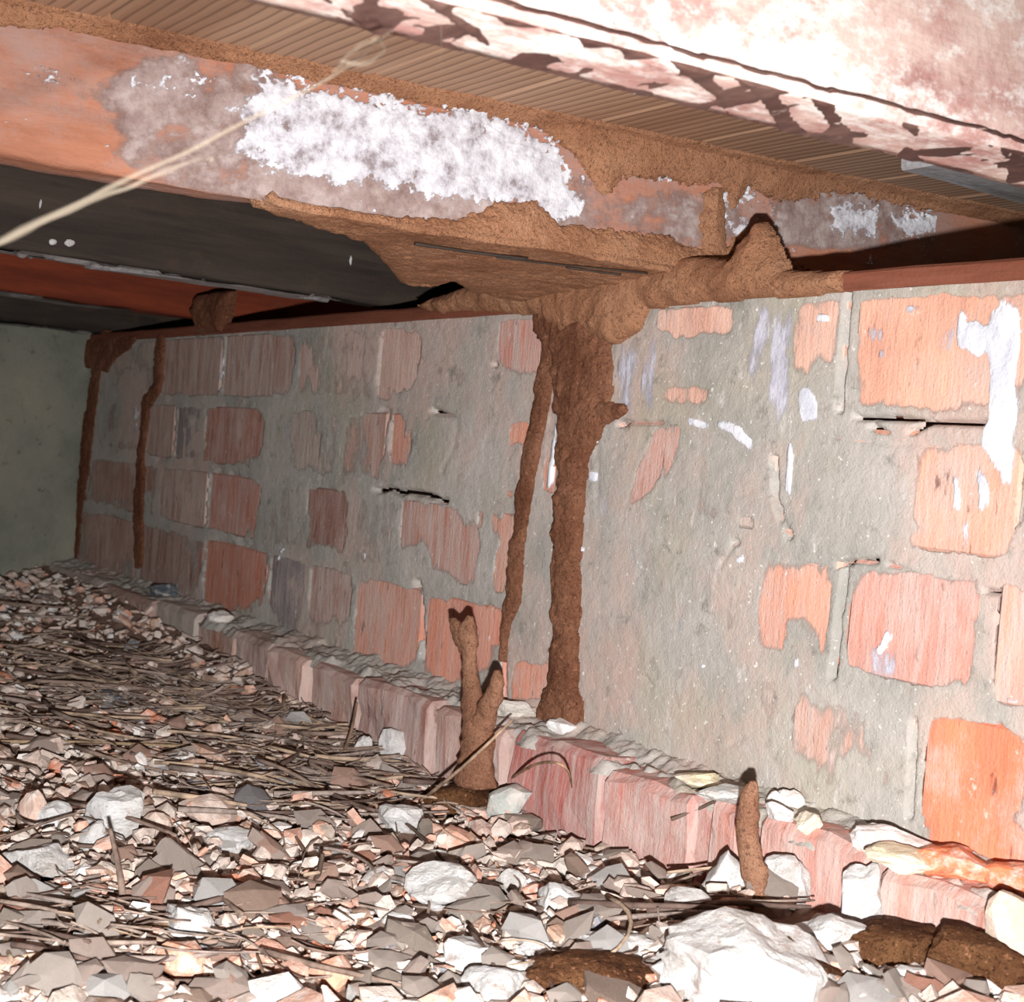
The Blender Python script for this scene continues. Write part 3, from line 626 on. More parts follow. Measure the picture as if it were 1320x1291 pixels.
quadpatch('underside_crust', c00, c10, np.array([-1.02, 0.735, WTOP + 0.020]), c01, 260, 120, edge([(330, 255), (470, 296), (500, 330), (520, 352), (556, 358), (580, 352), (592, 352), (610, 366), (640, 372), (700, 420), (1100, 420), (1100, 200), (640, 200)]), 0.004, M_MUD, nest, 0.003, 131)
# face coating on joist 2: top band and right part
q = np.maximum.reduce([
    poly_sd(CXp + 14 * n1, CYp + 12 * n1 + 6 * n2, np.array([(690, 60), (690, 160), (745, 205), (770, 250), (800, 228), (880, 235), (930, 235), (940, 270), (965, 240), (1000, 258), (1080, 248), (1160, 262), (1420, 318), (1420, 200), (1000, 60)], float)),
    poly_sd(CXp + 10 * n1, CYp + 9 * n1 + 5 * n2, np.array([(-300, -60), (0, 34), (150, 40), (330, 88), (500, 104), (700, 165), (760, 170), (760, 60), (-300, -200)], float)),
    poly_sd(CXp + 10 * n1, CYp + 9 * n1 + 5 * n2, np.array([(400, 284), (520, 282), (600, 280), (640, 262), (690, 258), (720, 290), (770, 292), (860, 302), (880, 316), (930, 322), (985, 282), (1005, 325), (1040, 345), (900, 420), (500, 420)], float)),
    poly_sd(CXp + 10 * n1, CYp + 9 * n1 + 5 * n2, np.array([(905, 245), (930, 240), (935, 330), (900, 330)], float)) ])
Hm = np.where(q > 0, 0.002 + 0.007 * (1 - np.exp(-q / 14.)) + 0.0022 * n1 + 0.0008 * n2, -0.01)
o = sheet('face_crust', Pc, (1, 0, 0), Hm, -0.006, M_MUD); child_local(o, nest)
# top corner fillet of mud between the floorboards and joist 2
ys = np.arange(0.0, 1.42, 0.003); us = np.linspace(-0.004, 0.030, 18)
Yu, Uu = np.meshgrid(ys, us, indexing='ij')
wd = 0.010 + 0.006 * fbm(Yu * 20, 0 * Yu, 0, 4, 141) + 0.008 * sst(0.5, 0.8, Yu)
Hu = np.where(Uu < wd, 0.001 + 0.008 * np.clip(1 - Uu / wd, 0, 1) ** 1.4 + 0.0012 * fbm(Yu * 160, Uu * 160, 0, 3, 142), -0.01)
o = sheet('corner_fillet', np.stack([J2(Yu) + Uu, Yu, np.full_like(Yu, CEIL)], -1), (0, 0, -1), Hu, -0.006, M_MUD, flip=True); child_local(o, nest)
# dark timber slivers showing through the nest
for pts, r in (([(535, 314), (600, 324), (680, 334)], .0022), ([(640, 332), (720, 341), (835, 352)], .0014), ([(730, 345), (800, 354)], .0016)):
    P = [c00 * 0 + atZ(p[0], p[1], JB - 0.010) for p in pts]
    put('bark_sliver', tube_mesh('bark_sliver', spline(P, 14), r, 6, rough=0.4, flat=0.5), M_J3, None, label='dark timber sliver showing through the mud'); child_local(bpy.data.objects[[k for k in bpy.data.objects.keys() if k.startswith('bark_sliver')][-1]], nest)
# smaller mud columns further left
A, B, Hh = wall_patch([(262, 380), (304, 376), (300, 405), (290, 428), (262, 432), (252, 405)], 0.008, M_MUDD, 'x', 'x')
sheet('mud_crust', np.stack([A, np.full_like(A, WY - 0.004), B], -1), (0, -1, 0), Hh, -0.005, M_MUDD, None, label='small red-brown mud crust on the wall plate below the dull red joist', category='mud crust')
A, B, Hh = wall_patch([(114, 438), (180, 433), (170, 448), (150, 462), (140, 480), (112, 472)], 0.0015, M_MUDD, 'x', 'x')
sheet('mud_crust', np.stack([A, np.full_like(A, WY - 0.002), B], -1), (0, -1, 0), Hh, -0.005, M_MUDD, None, label='brown mud smear at the top of the wall by the far left corner', category='mud crust')

# free-standing mud tubes
def stalk(name, pts, yplane, mat, parent=None, seed=0, flat=0.75, **kw):
    P = np.array([atY(p[0], p[1], yplane) for p in pts])
    sc = [p[2] / 2 * np.linalg.norm(atY(p[0] + 1, p[1], yplane) - atY(p[0], p[1], yplane)) * 0.85 for p in pts]
    n = 46; C = spline(np.column_stack([P, sc]), n)
    me = tube_mesh(name, C[:, :3], np.maximum(C[:, 3], 0.0008), 16, rough=0.35, seed=seed, flat=flat, up=(0, 1, 0))
    return put(name, me, mat, parent, **kw)
YT = FOOTY - 0.030
s1 = stalk('mud_stalk', [(612, 1010, 46), (614, 975, 34), (616, 950, 34), (612, 920, 27), (608, 890, 20), (606, 860, 15), (605, 838, 16), (603, 822, 22), (604, 808, 17), (607, 794, 6)], YT, M_MUDP, seed=5, label='forked free-standing mud tube rising from the litter before the ledge', category='mud tube')
s1b = stalk('side_branch', [(618, 940, 26), (627, 918, 23), (637, 895, 19), (641, 877, 14), (640, 864, 6)], YT, M_MUDP, s1, seed=9)
stalk('tip_lobe', [(602, 832, 17), (591, 815, 15), (585, 804, 10), (581, 798, 4)], YT, M_MUDP, s1, seed=13)
stalk('mud_stalk', [(980, 1172, 22), (976, 1150, 27), (972, 1120, 30), (967, 1090, 28), (963, 1060, 28), (965, 1035, 25), (970, 1015, 18), (970, 1006, 8)], FOOTY - 0.035, M_MUDP, seed=22, label='single free-standing mud tube upright before the pale lumps at lower right', category='mud tube')

# ------------------------------------------------------------------ rubble
def blob_proto(seed, flat, sub=2, rough=0.35):
    bm = bmesh.new(); bmesh.ops.create_icosphere(bm, subdivisions=sub, radius=1)
    V = np.array([v.co[:] for v in bm.verts]); Fc = np.array([[v.index for v in f.verts] for f in bm.faces]); bm.free()
    # facet the ball with random planes for a broken look
    r = np.random.default_rng(seed)
    for _ in range(9):
        n = r.normal(size=3); n /= np.linalg.norm(n); h = r.uniform(0.55, 0.9); d = V @ n - h
        V = V - np.outer(np.maximum(d, 0), n)
    V = V * (1 + rough * 0.5 * fbm(V[:, 0] * 1.8 + seed, V[:, 1] * 1.8, V[:, 2] * 1.8, 3, seed))[:, None]
    V[:, 2] *= flat
    return V, Fc
def chip_proto(seed):
    r = np.random.default_rng(seed); n = int(r.integers(5, 8)); th = np.sort(r.uniform(0, 2 * np.pi, n) * 0.35 + np.linspace(0, 2 * np.pi, n, endpoint=False))
    rr = r.uniform(0.7, 1.1, n); el = r.uniform(0.6, 1.0)
    top = np.stack([np.cos(th) * rr, np.sin(th) * rr * el, r.uniform(0.10, 0.24, n)], 1)
    bot = np.stack([np.cos(th) * rr * r.uniform(.8, 1.05, n), np.sin(th) * rr * el * r.uniform(.8, 1.05, n), -r.uniform(0.10, 0.24, n)], 1)
    V = np.vstack([top, bot, [[r.uniform(-.2, .2), r.uniform(-.2, .2), r.uniform(.2, .34)]], [[0, 0, -.25]]])
    f = []
    for i in range(n):
        j = (i + 1) % n; f += [(i, i + n, j + n), (i, j + n, j), (2 * n, i, j), (2 * n + 1, j + n, i + n)]
    return V, np.array(f)
CP = [chip_proto(s) for s in range(6)] + [blob_proto(50 + s, 0.35 + 0.04 * (s % 8), 1, 0.7) for s in range(18)]
PAL = [(S(222, 198, 186), 3.6), (S(212, 196, 186), 3.2), (S(204, 192, 182), 1.1), (S(232, 218, 208), 2.6), (S(244, 242, 240), 1.6), (S(228, 182, 162), 2.0), (S(216, 146, 118), .6), (S(190, 156, 136), 1.2), (S(160, 134, 118), .6), (S(140, 140, 146), .2), (S(188, 172, 158), 0.7)]
PW = np.array([p[1] for p in PAL]); PW /= PW.sum()
KN = ['pinkish tan mortar', 'grey-tan mortar', 'dull grey mortar', 'pale cream mortar', 'chalk-white plaster', 'salmon brick', 'orange brick', 'brown brick', 'dark brown brick', 'blue-grey stone', 'grey-brown mortar']
def rotm(rx, ry, rz):
    cx, sx, cy, sy, cz, sz = math.cos(rx), math.sin(rx), math.cos(ry), math.sin(ry), math.cos(rz), math.sin(rz)
    return np.array([[cz, -sz, 0], [sz, cz, 0], [0, 0, 1]]) @ np.array([[cy, 0, sy], [0, 1, 0], [-sy, 0, cy]]) @ np.array([[1, 0, 0], [0, cx, -sx], [0, sx, cx]])
def inside(x, y): return (x > LX + 0.02) and (y < FOOTY - 0.008)
WL = 'white mortar lumps'
L = [
 ('mortar_lump', 152, 1052, 78, 84, 'knobbly upright white mortar lump at left with a thin twig before it'),
 ('mortar_lump', 64, 1055, 54, 44, 'pale blocky lump left of the knobbly upright white one'),
 ('mortar_lump', 118, 1078, 38, 44, 'white lump leaning on the left side of the knobbly upright one'),
 ('mortar_lump', 243, 1196, 88, 64, 'rounded white mortar lump above the pink brick piece at lower left'),
 ('mortar_lump', 305, 1160, 52, 40, 'jagged white lump right behind the rounded white one at lower left'),
 ('mortar_lump', 305, 1082, 74, 30, 'flat white lump midway between the left twig and the straw'),
 ('mortar_lump', 518, 1058, 64, 46, 'bright white lump lying in the straw under the ledge'),
 ('mortar_lump', 505, 962, 34, 52, 'white stone standing upright against the footing bricks'),
 ('mortar_lump', 466, 972, 30, 46, 'grey-white stone leaning beside the upright one at the footing'),
 ('mortar_lump', 572, 1150, 100, 68, 'broad white lump in the middle of the rubble'),
 ('mortar_lump', 560, 1108, 40, 26, 'small white lump just behind the broad central one'),
 ('mortar_lump', 722, 1165, 78, 58, 'grey-topped white lump right of the broad central one'),
 ('mortar_lump', 605, 1236, 78, 56, 'white lump near the bottom edge below the broad central one'),
 ('mortar_lump', 640, 1278, 96, 50, 'white slab cut by the bottom edge of the picture at centre'),
 ('mortar_lump', 515, 1196, 54, 34, 'jagged white lump left below the broad central one'),
 ('mortar_lump', 660, 1140, 50, 40, 'small white lump between the central lump and the grey-topped one'),
 ('mortar_lump', 772, 1134, 44, 30, 'white chunk in front of the dark red footing brick'),
 ('mortar_lump', 885, 1170, 62, 46, 'white lump with a shaded side left of the free-standing mud tube'),
 ('mortar_lump', 930, 1140, 54, 70, 'tall white lump directly behind and left of the single mud tube'),
 ('mortar_lump', 1010, 1132, 56, 52, 'white lump right behind the single mud tube'),
 ('mortar_lump', 965, 1250, 240, 128, 'largest white mortar slab, layered, below the single mud tube'),
 ('mortar_lump', 1060, 1210, 110, 60, 'long white lump right of the largest slab'),
 ('mortar_lump', 1108, 1160, 50, 92, 'pointed white lump against the footing at lower right'),
 ('mortar_lump', 1180, 1270, 110, 50, 'white lump on the bottom edge right of the soil'),
 ('mortar_lump', 1275, 1274, 100, 52, 'white lump in the bottom right corner'),
 ('mortar_lump', 800, 1222, 110, 44, 'long flat white slab left of the largest one'),
 ('mortar_lump', 700, 1232, 60, 34, 'small flat white piece left of the long slab'),
 ('mortar_lump', 50, 1110, 100, 44, 'flat grey-white slab at the left edge'),
 ('mortar_lump', 395, 995, 30, 20, 'small white lump deep in the straw'),
 ('mortar_lump', 20, 816, 36, 10, 'thin white flake at the far left edge'),
 ('mortar_lump', 4, 780, 16, 14, 'tiny white lump at the left edge near the rendered wall'),
 ('mortar_lump', 1130, 1290, 70, 40, 'white lump cut by the bottom edge under the dark mound'),
]
L2 = [
 (235, 1240, 70, 56, S(232, 176, 150), 'pink brick piece below the rounded white lump', 'brick piece'),
 (146, 950, 24, 20, S(224, 140, 108), 'small orange brick piece in the far litter at left', 'brick piece'),
 (140, 902, 44, 26, S(92, 96, 106), 'blue-grey stone beside a curved pale stick', 'stone'),
 (258, 1014, 44, 20, S(104, 106, 116), 'flat blue-grey stone in the middle of the litter', 'stone'),
 (818, 1158, 62, 44, S(176, 148, 138), 'oval brown-grey brick piece right of the grey-topped lump', 'brick piece'),
 (588, 1086, 60, 34, S(226, 176, 154), 'salmon brick piece below the long pale straw', 'brick piece'),
 (620, 1070, 36, 28, S(190, 160, 148), 'brown-pink stone next to the salmon piece', 'stone'),
 (690, 1152, 36, 24, S(214, 150, 126), 'reddish brick bit left of the grey-topped lump', 'brick piece'),
 (730, 1120, 40, 28, S(196, 188, 180), 'grey stone at the foot of the red footing brick', 'stone'),
 (655, 1026, 50, 26, S(186, 190, 186), 'grey mortar slab leaning below the dark red footing brick', 'mortar lump'),
 (75, 992, 30, 20, S(226, 150, 122), 'pink brick bit at left above the pale blocky lump', 'brick piece'),
 (150, 985, 24, 24, S(206, 188, 174), 'pointed tan stone above the knobbly white lump', 'stone'),
 (270, 1045, 80, 40, S(206, 184, 172), 'pinkish tan lump right of the knobbly white lump', 'mortar lump'),
 (200, 1065, 40, 40, S(206, 184, 170), 'tan lump touching the right of the knobbly white lump', 'mortar lump'),
 (45, 1050, 50, 60, S(214, 186, 172), 'pinkish lump at the left edge by the pale blocky one', 'mortar lump'),
 (60, 775, 36, 18, S(150, 134, 126), 'round grey stone by the far left litter', 'stone'),
 (140, 812, 20, 12, S(176, 168, 162), 'pale pebble at the foot of the far bricks', 'stone'),
 (345, 1235, 70, 40, S(228, 180, 160), 'flat pink brick flake near the bottom left', 'brick piece'),
 (430, 1255, 60, 50, S(222, 166, 140), 'pink brick flake near the bottom, left of the white slab', 'brick piece'),
 (1300, 1184, 56, 60, S(226, 204, 186), 'cream lump at the right edge above the dark mound', 'mortar lump'),
 (170, 1200, 50, 26, S(166, 124, 96), 'brown brick flake left of the rounded white lump', 'brick piece'),
]
FOOTP = np.array([(q[1], q[2] + q[4] * 0.1, q[3] * 0.40, q[4] * 0.36) for q in L] + [(q[0], q[1] + q[3] * 0.1, q[2] * 0.40, q[3] * 0.36) for q in L2])
# one list of all small chips; the 300 largest in the picture become objects, the rest one mesh
chips = []
while len(chips) < 17000:
    px, py = rng.uniform(-60, 1400), rng.uniform(700, 1400)
    if rng.uniform() < 0.38: x, y = rng.uniform(-2.2, 0.42), rng.uniform(-0.3, FOOTY)
    else:
        if py < 735 + 0 * px: continue
        P = atZ(px, py, 0.01); x, y = P[0], P[1]
    if not (LX + 0.02 < x < 0.4 and -0.3 < y < FOOTY - 0.006): continue
    _u, _v = proj(np.array([x, y, 0.012]))
    if (((FOOTP[:, 0] - _u) / FOOTP[:, 2]) ** 2 + ((FOOTP[:, 1] - _v) / FOOTP[:, 3]) ** 2).min() < 1: continue
    s = float(np.clip(np.exp(rng.normal(-5.30, 0.60)), 0.0026, 0.022))
    if x < -1.3: s = min(s * 0.95, 0.014)
    k = rng.choice(len(PAL), p=PW)
    chips.append((x, y, s, k, rng.integers(0, 24), rng.uniform(-.2, .85), rng.uniform(-.75, .75), rng.uniform(0, 6.28)))
def chip_T(c):
    x, y, s, k, p, rx, ry, rz = c
    z = float(ground(x, y)) + s * 0.2 + 0.010 * rng.uniform() ** 1.5
    return np.array([x, y, z])
pos = [chip_T(c) for c in chips]
pp = proj(np.array(pos)); dep = (np.array(pos) - O) @ RW[:, 2]
dep = ((np.array(pos) - O) @ RW)[:, 2]
size = np.array([c[2] for c in chips]) / dep
size[(pp[0] < 0) | (pp[0] > 1320) | (pp[1] > 1291) | (dep < 0.3)] = 0
order = np.argsort(-size); big = set(order[:300].tolist())
cmesh = []
for ci, (V, f) in enumerate(CP):
    if len(V) == 42:                     # the larger ones get a rougher version of the same stone
        V, f = blob_proto(50 + ci - 6, 0.35 + 0.04 * ((ci - 6) % 8), 2, 0.7)
        V = V * (1 + 0.16 * fbm(V[:, 0] * 4 + ci, V[:, 1] * 4, V[:, 2] * 6, 3, ci))[:, None]
    me = mesh('rubble_chip', V, f, False); me.materials.append(M_CHIP); cmesh.append(me)
AV, AF, AC = [], [], []; off = 0
for i, c in enumerate(chips):
    if i in big:
        o = bpy.data.objects.new('rubble_chip', cmesh[c[4]]); COL.objects.link(o)
        o.location = pos[i]; o.rotation_euler = (c[5], c[6], c[7]); o.scale = (c[2],) * 3
        o['tint'] = PAL[c[3]][0][:3]
        sz_ = 'small' if size[i] < np.sort(size)[-150] else 'larger'
        u_, v_ = pp[0][i], pp[1][i]; rg = ('at the bottom edge of the picture' if v_ > 1220 else ('in the near rubble' if v_ > 1110 else 'in the farther rubble')) + (' at left' if u_ < 330 else ' left of centre' if u_ < 660 else ' right of centre' if u_ < 990 else ' at right')
        o['label'] = sz_ + ' ' + KN[c[3]] + ' chip ' + rg; o['category'] = 'rubble chip'; o['group'] = sz_ + ' ' + KN[c[3]] + ' chips ' + rg
    else:
        V, f = CP[c[4]]; V = V @ rotm(c[5], c[6], c[7]).T * c[2] + pos[i]
        AV.append(V); AF.append(f + off); AC.append(np.tile(PAL[c[3]][0], (len(V), 1))); off += len(V)
def tinted(name, AV, AF, AC, mat, smooth=False, **kw):
    me = mesh(name, np.vstack(AV), np.vstack(AF), smooth)
    at = me.attributes.new('tint', 'FLOAT_COLOR', 'POINT'); at.data.foreach_set('color', np.vstack(AC).astype(np.float32).ravel())
    return put(name, me, mat, None, **kw)
tinted('rubble_chips', AV, AF, AC, M_CHIPS, kind='stuff', label='bed of small broken mortar and brick chips covering the ground', category='rubble')

# named lumps (pixel centre on the ground, pixel width, pixel height)
def lump(name, px, py, wpx, hpx, mat, label, cat='lump', tint=None, seed=None, sub=3, group=None, at=None, flat=None, rough=0.55, lift=0.6, rz=None, tilt=0.0):
    P = onground(px, py + hpx * 0.30) if at is None else np.array(at, float)
    d = ((P - O) @ RW)[2]; W = wpx * d / F / 2 * 1.05; Hh = hpx * d / F / 2
    seed = seed if seed is not None else int(px * 3 + py)
    if wpx > 85: sub = 4
    V, f = blob_proto(seed, 1.0, sub, rough)
    ext = V.max(0) - V.min(0)
    # size across the view, up, and a depth like the width
    h = max(Hh * 1.05, W * 0.32) if flat is None else W * flat
    V = V / (ext / 2) * np.array([W, W * 0.8, h])
    if at is None and P[1] > FOOTY - 0.85 * W:            # leans on the footing: keep it clear of the bricks, foot on the bed
        P = atY(px, py + hpx * 0.30, FOOTY - 0.85 * W); gap = P[2] + h * lift - h - float(ground(P[0], P[1]))
        if gap > 0: V[:, 2] = np.where(V[:, 2] < 0, V[:, 2] * (1 + gap / h), V[:, 2])
    V = V @ rotm(tilt, 0, rz if rz is not None else 0.6).T
    det = fbm(V[:, 0] * 90, V[:, 1] * 90, V[:, 2] * 90, 4, seed); V = V * (1 + 0.13 * det + 0.10 * fbm(V[:, 0] * 40 + V[:, 1] * 25, V[:, 2] * 160, V[:, 1] * 12, 3, seed + 2))[:, None]
    me = mesh(name, V, f, False)
    o = put(name, me, mat, None, label=label, category=cat)
    if tint: o['tint'] = tint[:3]
    if group: o['group'] = group
    o.location = P + np.array([0, 0, h * lift]); return o
for n, px, py, w_, h_, lab in L: lump(n, px, py, w_, h_, M_LUMP, lab, 'mortar lump', group=WL)
for px, py, w_, h_, tn_, lab, cat in L2: lump('brick_piece' if cat == 'brick piece' else ('stone' if cat == 'stone' else 'mortar_lump'), px, py, w_, h_, M_CHIP, lab, cat, tint=tn_, sub=2)
# lumps lying on the ledge
def onledge(px, py): return atZ(px, py, LEDGE)
for px, py, w_, h_, tn_, lab in [
 (724, 932, 40, 22, S(250, 250, 250), 'white lump on the ledge at the foot of the broad mud tube'),
 (672, 908, 56, 30, S(226, 222, 214), 'crumbly white mortar heap on the ledge between the two tubes'),
 (1142, 1075, 110, 44, S(240, 238, 238), 'large white crumbling lump on the ledge at right'),
 (1165, 1112, 90, 28, S(238, 230, 202), 'yellowish mortar slab lying under the large crumbling lump'),
 (1004, 1030, 26, 26, S(246, 244, 242), 'small white lump on the ledge right of the single mud tube'),
 (1034, 1026, 40, 30, S(240, 232, 228), 'blocky white lump on the ledge, second to the right of the mud tube'),
 (900, 1000, 60, 20, S(232, 222, 190), 'cream flake of mortar on the ledge left of the mud tube'),
 (1040, 1092, 34, 30, S(234, 226, 204), 'cream nodule at the ledge edge behind the mud tube'),
 (1002, 1072, 36, 24, S(238, 238, 240), 'flat white flake at the ledge edge beside the mud tube'),
 (250, 760, 40, 18, S(96, 108, 116), 'slate-blue fragment on the far ledge'),
 (280, 848, 34, 16, S(230, 226, 222), 'cluster-like white pebble below the far footing bricks'),
 (1235, 1108, 110, 44, S(236, 144, 106), 'orange broken brick end on the ledge at the right edge under the bright brick'),
 (1310, 1126, 70, 44, S(232, 138, 100), 'orange brick rubble on the ledge cut by the right edge'),
 (935, 1045, 70, 16, S(206, 210, 208), 'thin grey flake lying on the ledge left of the mud tube')]:
    P = onledge(px, py + h_ * .3); 
    if P[1] < FOOTY + 0.006: P = atY(px, py + h_ * .3, FOOTY + 0.008); P[2] = LEDGE
    if P[1] > WY - 0.012: P[1] = WY - 0.014
    lump('mortar_lump', px, py, w_, h_, M_CHIP, lab, 'mortar lump', tint=tn_, sub=3, at=P, lift=0.25)
# soil clods; the dark mounds carry a cast foreground shadow in their brown
for px, py, w_, h_, lab in [(1015, 1252, 150, 90, 'brown soil clod on the bottom edge before the largest white slab'), (1170, 1222, 150, 56, 'dark mound of soil and painted shadow at lower right between white lumps'),
                            (1262, 1222, 120, 44, 'dark mound of soil and painted shadow before the cream lump at the right edge'), (780, 1262, 190, 66, 'dark clod of soil and painted shadow near the bottom edge left of the largest slab'), (615, 1180, 80, 26, 'small dark soil clod below the broad central lump'), (470, 1228, 70, 24, 'small dark soil clod at the bottom left of centre'), (600, 1030, 90, 46, 'spread of brown soil at the foot of the forked mud tube')]:
    lump('soil_shade_clod', px, py, w_, h_, M_SOIL_SHADE, lab, 'soil clod', sub=4, rough=0.6, lift=0.42)


# ------------------------------------------------------------------ twigs and straw
TW = [S(168, 148, 136), S(148, 126, 114), S(116, 96, 88), S(186, 162, 140), S(164, 148, 140)]
def litter_path(x, y, ang, ln, lift, n=7, bend=0.15):
    t_ = np.linspace(-0.5, 0.5, n); a = ang + bend * rng.normal() * t_ * 2
    X = x + np.cumsum(np.cos(a)) * ln / n; Y = y + np.cumsum(np.sin(a)) * ln / n
    X -= X.mean() - x; Y -= Y.mean() - y
    Y = np.minimum(Y, FOOTY - 0.012); X = np.clip(X, LX + 0.01, 5)
    Z = ground(X, Y) + lift + rng.normal() * 0.003 * t_ * 2
    return np.stack([X, Y, Z], 1)
ang0 = math.atan2(RW[1][0], RW[0][0])     # direction that runs across the picture
items = []
def density(px, py):
    d = 0.035
    d += 1.0 * math.exp(-(((px - 230) / 230) ** 2 + ((py - 900 - 0.14 * (px - 200)) / 62) ** 2))
    d += 0.8 * math.exp(-(((px - 430) / 130) ** 2 + ((py - 1000) / 50) ** 2))
    d += 0.35 * math.exp(-(((px - 120) / 160) ** 2 + ((py - 1225) / 30) ** 2))
    return d
while len(items) < 1100:
    px, py = rng.uniform(-80, 1000), rng.uniform(760, 1291)
    if rng.uniform() > density(px, py): continue
    P = onground(px, py)
    if not (LX + 0.03 < P[0] and P[1] < FOOTY - 0.01): continue
    thin = rng.uniform() < 0.72
    r = rng.uniform(.0004, .0008) if thin else rng.uniform(.0010, .0026)
    ln = rng.uniform(.025, .10) if thin else rng.uniform(.03, .14)
    a = ang0 - 0.25 + rng.normal() * (0.5 if rng.uniform() < .65 else 1.4)
    items.append((litter_path(P[0], P[1], a, ln, rng.uniform(.006, .018), 7, .9 if thin else .25), r, int(rng.integers(0, 5))))
items.sort(key=lambda q: -q[1] / max(0.3, ((q[0][3] - O) @ RW)[2]) * np.linalg.norm(q[0][0] - q[0][-1]) ** 0.5)
AV, AF, AC = [], [], []; off = 0
for i, (P, r, ci) in enumerate(items):
    if i < 240:
        me = tube_mesh('twig', P, np.linspace(r, r * .6, len(P)), 6, rough=0.3, seed=i)
        u_, v_ = proj(P[len(P) // 2]); rg = ('in the near rubble' if v_ > 1110 else 'in the middle litter' if v_ > 940 else 'in the far litter') + (' at far left' if u_ < 165 else ' at left' if u_ < 330 else ' left of centre' if u_ < 660 else ' right of centre')
        lb = ('thick ' if r > 0.0018 else 'thin ') + ['tan', 'brown', 'dark brown', 'pale straw-coloured', 'grey-brown'][ci] + ' dry twig'
        put('twig', me, M_TWIG, None, tint=TW[ci][:3], label=lb + ' ' + rg, category='twig', group=lb + 's ' + rg)
    else:
        V, f, c_ = tube_arrays(P, r, 4); f = np.vstack([f, c_])
        AV.append(V); AF.append(f + off); AC.append(np.tile(TW[ci], (len(V), 1))); off += len(V)
AFq = np.vstack(AF); tri = np.vstack([AFq[:, [0, 1, 2]], AFq[AFq[:, 2] != AFq[:, 3]][:, [0, 2, 3]]])
tinted('dry_straw', AV, [tri], AC, M_NEEDLE, kind='stuff', label='tangle of thin dry straw and needles on the rubble', category='straw')
def stick(pts, r, colr, label, dz=None):
    P = []
    for p in pts:
        if len(p) == 3: P.append(atY(p[0], p[1], p[2]))
        else: P.append(onground(p[0], p[1]) + np.array([0, 0, 0.010]))
    n = 18; C = spline(P, n)
    put('twig', tube_mesh('twig', C, np.linspace(r, r * .7, n), 8, rough=0.3, seed=len(label)), M_TWIG, None, tint=colr[:3], label=label, category='twig')
stick([(540, 1048), (600, 985, .61), (660, 928, .65)], .0016, S(196, 166, 140), 'long pale straw stalk leaning from the litter up to the ledge')
def up(px, py0, py1, lean=0, r=.0014, c=S(130, 108, 94), lab=''):
    b = onground(px, py0); q = [b + np.array([0, 0, .004])]
    for k in (0.5, 1.0): q.append(atY(px + lean * k + (3 if k == .5 else 0), py0 + (py1 - py0) * k, b[1]))
    C = spline(q, 14); put('twig', tube_mesh('twig', C, np.linspace(r * 1.2, r * .7, 14), 8, rough=.3, seed=int(px)), M_TWIG, None, tint=c[:3], label=lab, category='twig')
up(160, 1182, 1068, -18, .0020, S(150, 128, 116), 'thin upright twig before the knobbly white lump')
up(395, 1112, 1078, -14, .0014, S(120, 100, 86), 'short dark twig standing in the middle rubble')
up(400, 1150, 1100, 16, .0018, S(90, 74, 64), 'dark bent twig right of the flat white lump')
up(438, 985, 905, 22, .0016, S(130, 104, 88), 'twig leaning against the pinkish footing brick')
up(345, 1288, 1230, -14, .0010, S(120, 96, 80), 'thin stem at the bottom left below the pink flake')
up(120, 722, 690, 22, .0009, S(170, 150, 120), 'dry stem leaning at the foot of the rendered wall corner')
stick([(640, 1030), (690, 985, .63), (730, 990, .62), (738, 1050)], .0012, S(186, 150, 120), 'thin straw arching over before the dark red footing brick')
stick([(865, 1056, .665), (905, 1040, .68), (955, 1016, .70)], .0013, S(110, 92, 82), 'thin dark twig resting on the ledge left of the mud tube')
stick([(196, 857), (280, 878), (364, 905)], .0045, S(112, 90, 74), 'thick flat dark stick lying along the far footing')
stick([(96, 930), (105, 908), (140, 922), (200, 938)], .0030, S(190, 180, 166), 'curved pale stick around the blue-grey stone')
stick([(20, 1165), (90, 1178), (200, 1205)], .0016, S(196, 156, 112), 'long yellowish straw left of the rounded white lump')
stick([(790, 1258), (860, 1200), (960, 1165)], .0016, S(120, 98, 84), 'dark twig running up right from the bottom soil clod')
stick([(430, 1020), (520, 1075), (600, 1160), (650, 1230)], .0014, S(120, 100, 86), 'long dark twig crossing the centre rubble')
stick([(700, 1100), (770, 1118), (850, 1100)], .0012, S(120, 96, 84), 'thin twig below the red footing brick')
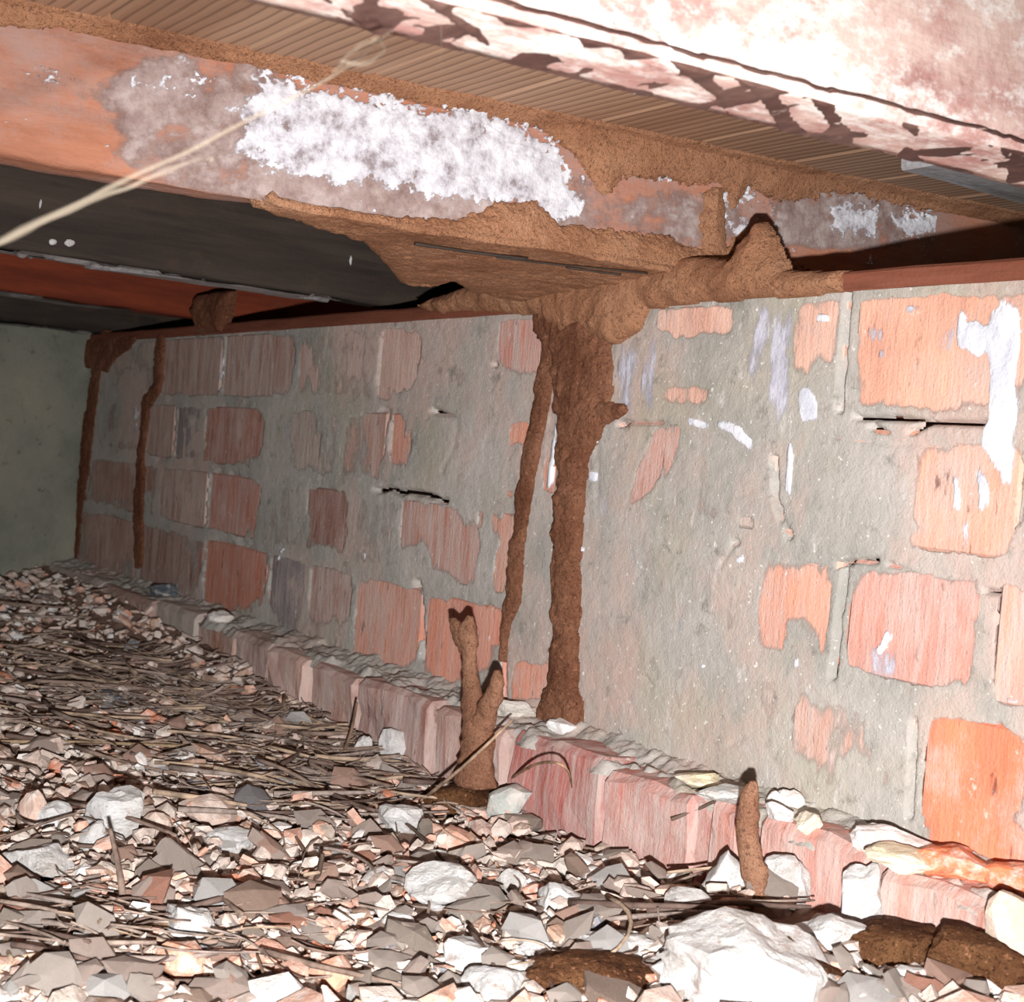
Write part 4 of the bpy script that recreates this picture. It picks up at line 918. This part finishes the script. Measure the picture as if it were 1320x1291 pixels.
stick([(10, 1250), (120, 1230), (220, 1212)], .0030, S(140, 112, 90), 'brown stick near the lower left corner')
stick([(0, 900), (120, 880), (250, 890), (360, 935)], .0022, S(140, 122, 108), 'long thin branch lying across the far litter')
stick([(0, 970), (150, 972), (330, 985), (470, 1030)], .0018, S(170, 146, 118), 'long pale straw stem crossing the litter')

# ------------------------------------------------------------------ cobweb strands near the camera
web = empty('cobweb', (-0.45, 0.30, 0.45), label='dusty cobweb strands hanging blurred in front of the joists at upper left', category='cobweb')
def strand(pts, r, seed=0, k=2):
    P = [O + ray(p[0], p[1]) * p[2] for p in pts]
    C = spline(P, 40)
    for j in range(k):
        D = C + 0.0009 * np.stack([fbm(np.arange(40) * .35, j * 9.0, 0, 2, seed + a) for a in range(3)], 1) * (1 if k > 1 else 0)
        o = put('silk_strand', tube_mesh('silk_strand', D, r * (1 + 0.4 * fbm(np.arange(40) * .5, j * 3.0, 1, 2, seed)), 6), M_WEB); child_local(o, web)
strand([(-700, 900, .36), (-300, 480, .37), (0, 312, .40), (150, 240, .42), (300, 165, .44), (440, 90, .46), (505, 40, .52)], .00065, 1, 3)
strand([(0, 312, .40), (150, 245, .42), (272, 203, .44), (330, 190, .60)], .0006, 4, 2)
strand([(430, 92, .46), (455, 66, .47), (485, 50, .48), (494, 68, .47), (470, 82, .46), (440, 78, .46)], .0006, 7, 2)
strand([(568, -20, .52), (569, 60, .53), (570, 120, .60)], .00022, 9, 1)
kn = put('silk_knot', mesh('silk_knot', blob_proto(3, .8, 2)[0] * np.array([.0011, .0011, .0018]) + (O + ray(273, 205) * .44), blob_proto(3, .8, 2)[1]), M_WEB, None, label='small pale knot caught in the web'); child_local(kn, web)

# lime spots on the dark joist
for i_, (px, py, a_, b_) in enumerate([(68, 312, .0045, .0035), (90, 313, .0055, .004), (452, 336, .0014, .006), (52, 262, .0012, .005)]):
    V, f = blob_proto(400 + i_, 1.0, 2, 0.8); P = atX(px, py, -1.368)
    put('lime_spot', mesh('lime_spot', V * np.array([.0012, a_, b_]) + P, f), M_LUMP, j3, label='small white lime spot')
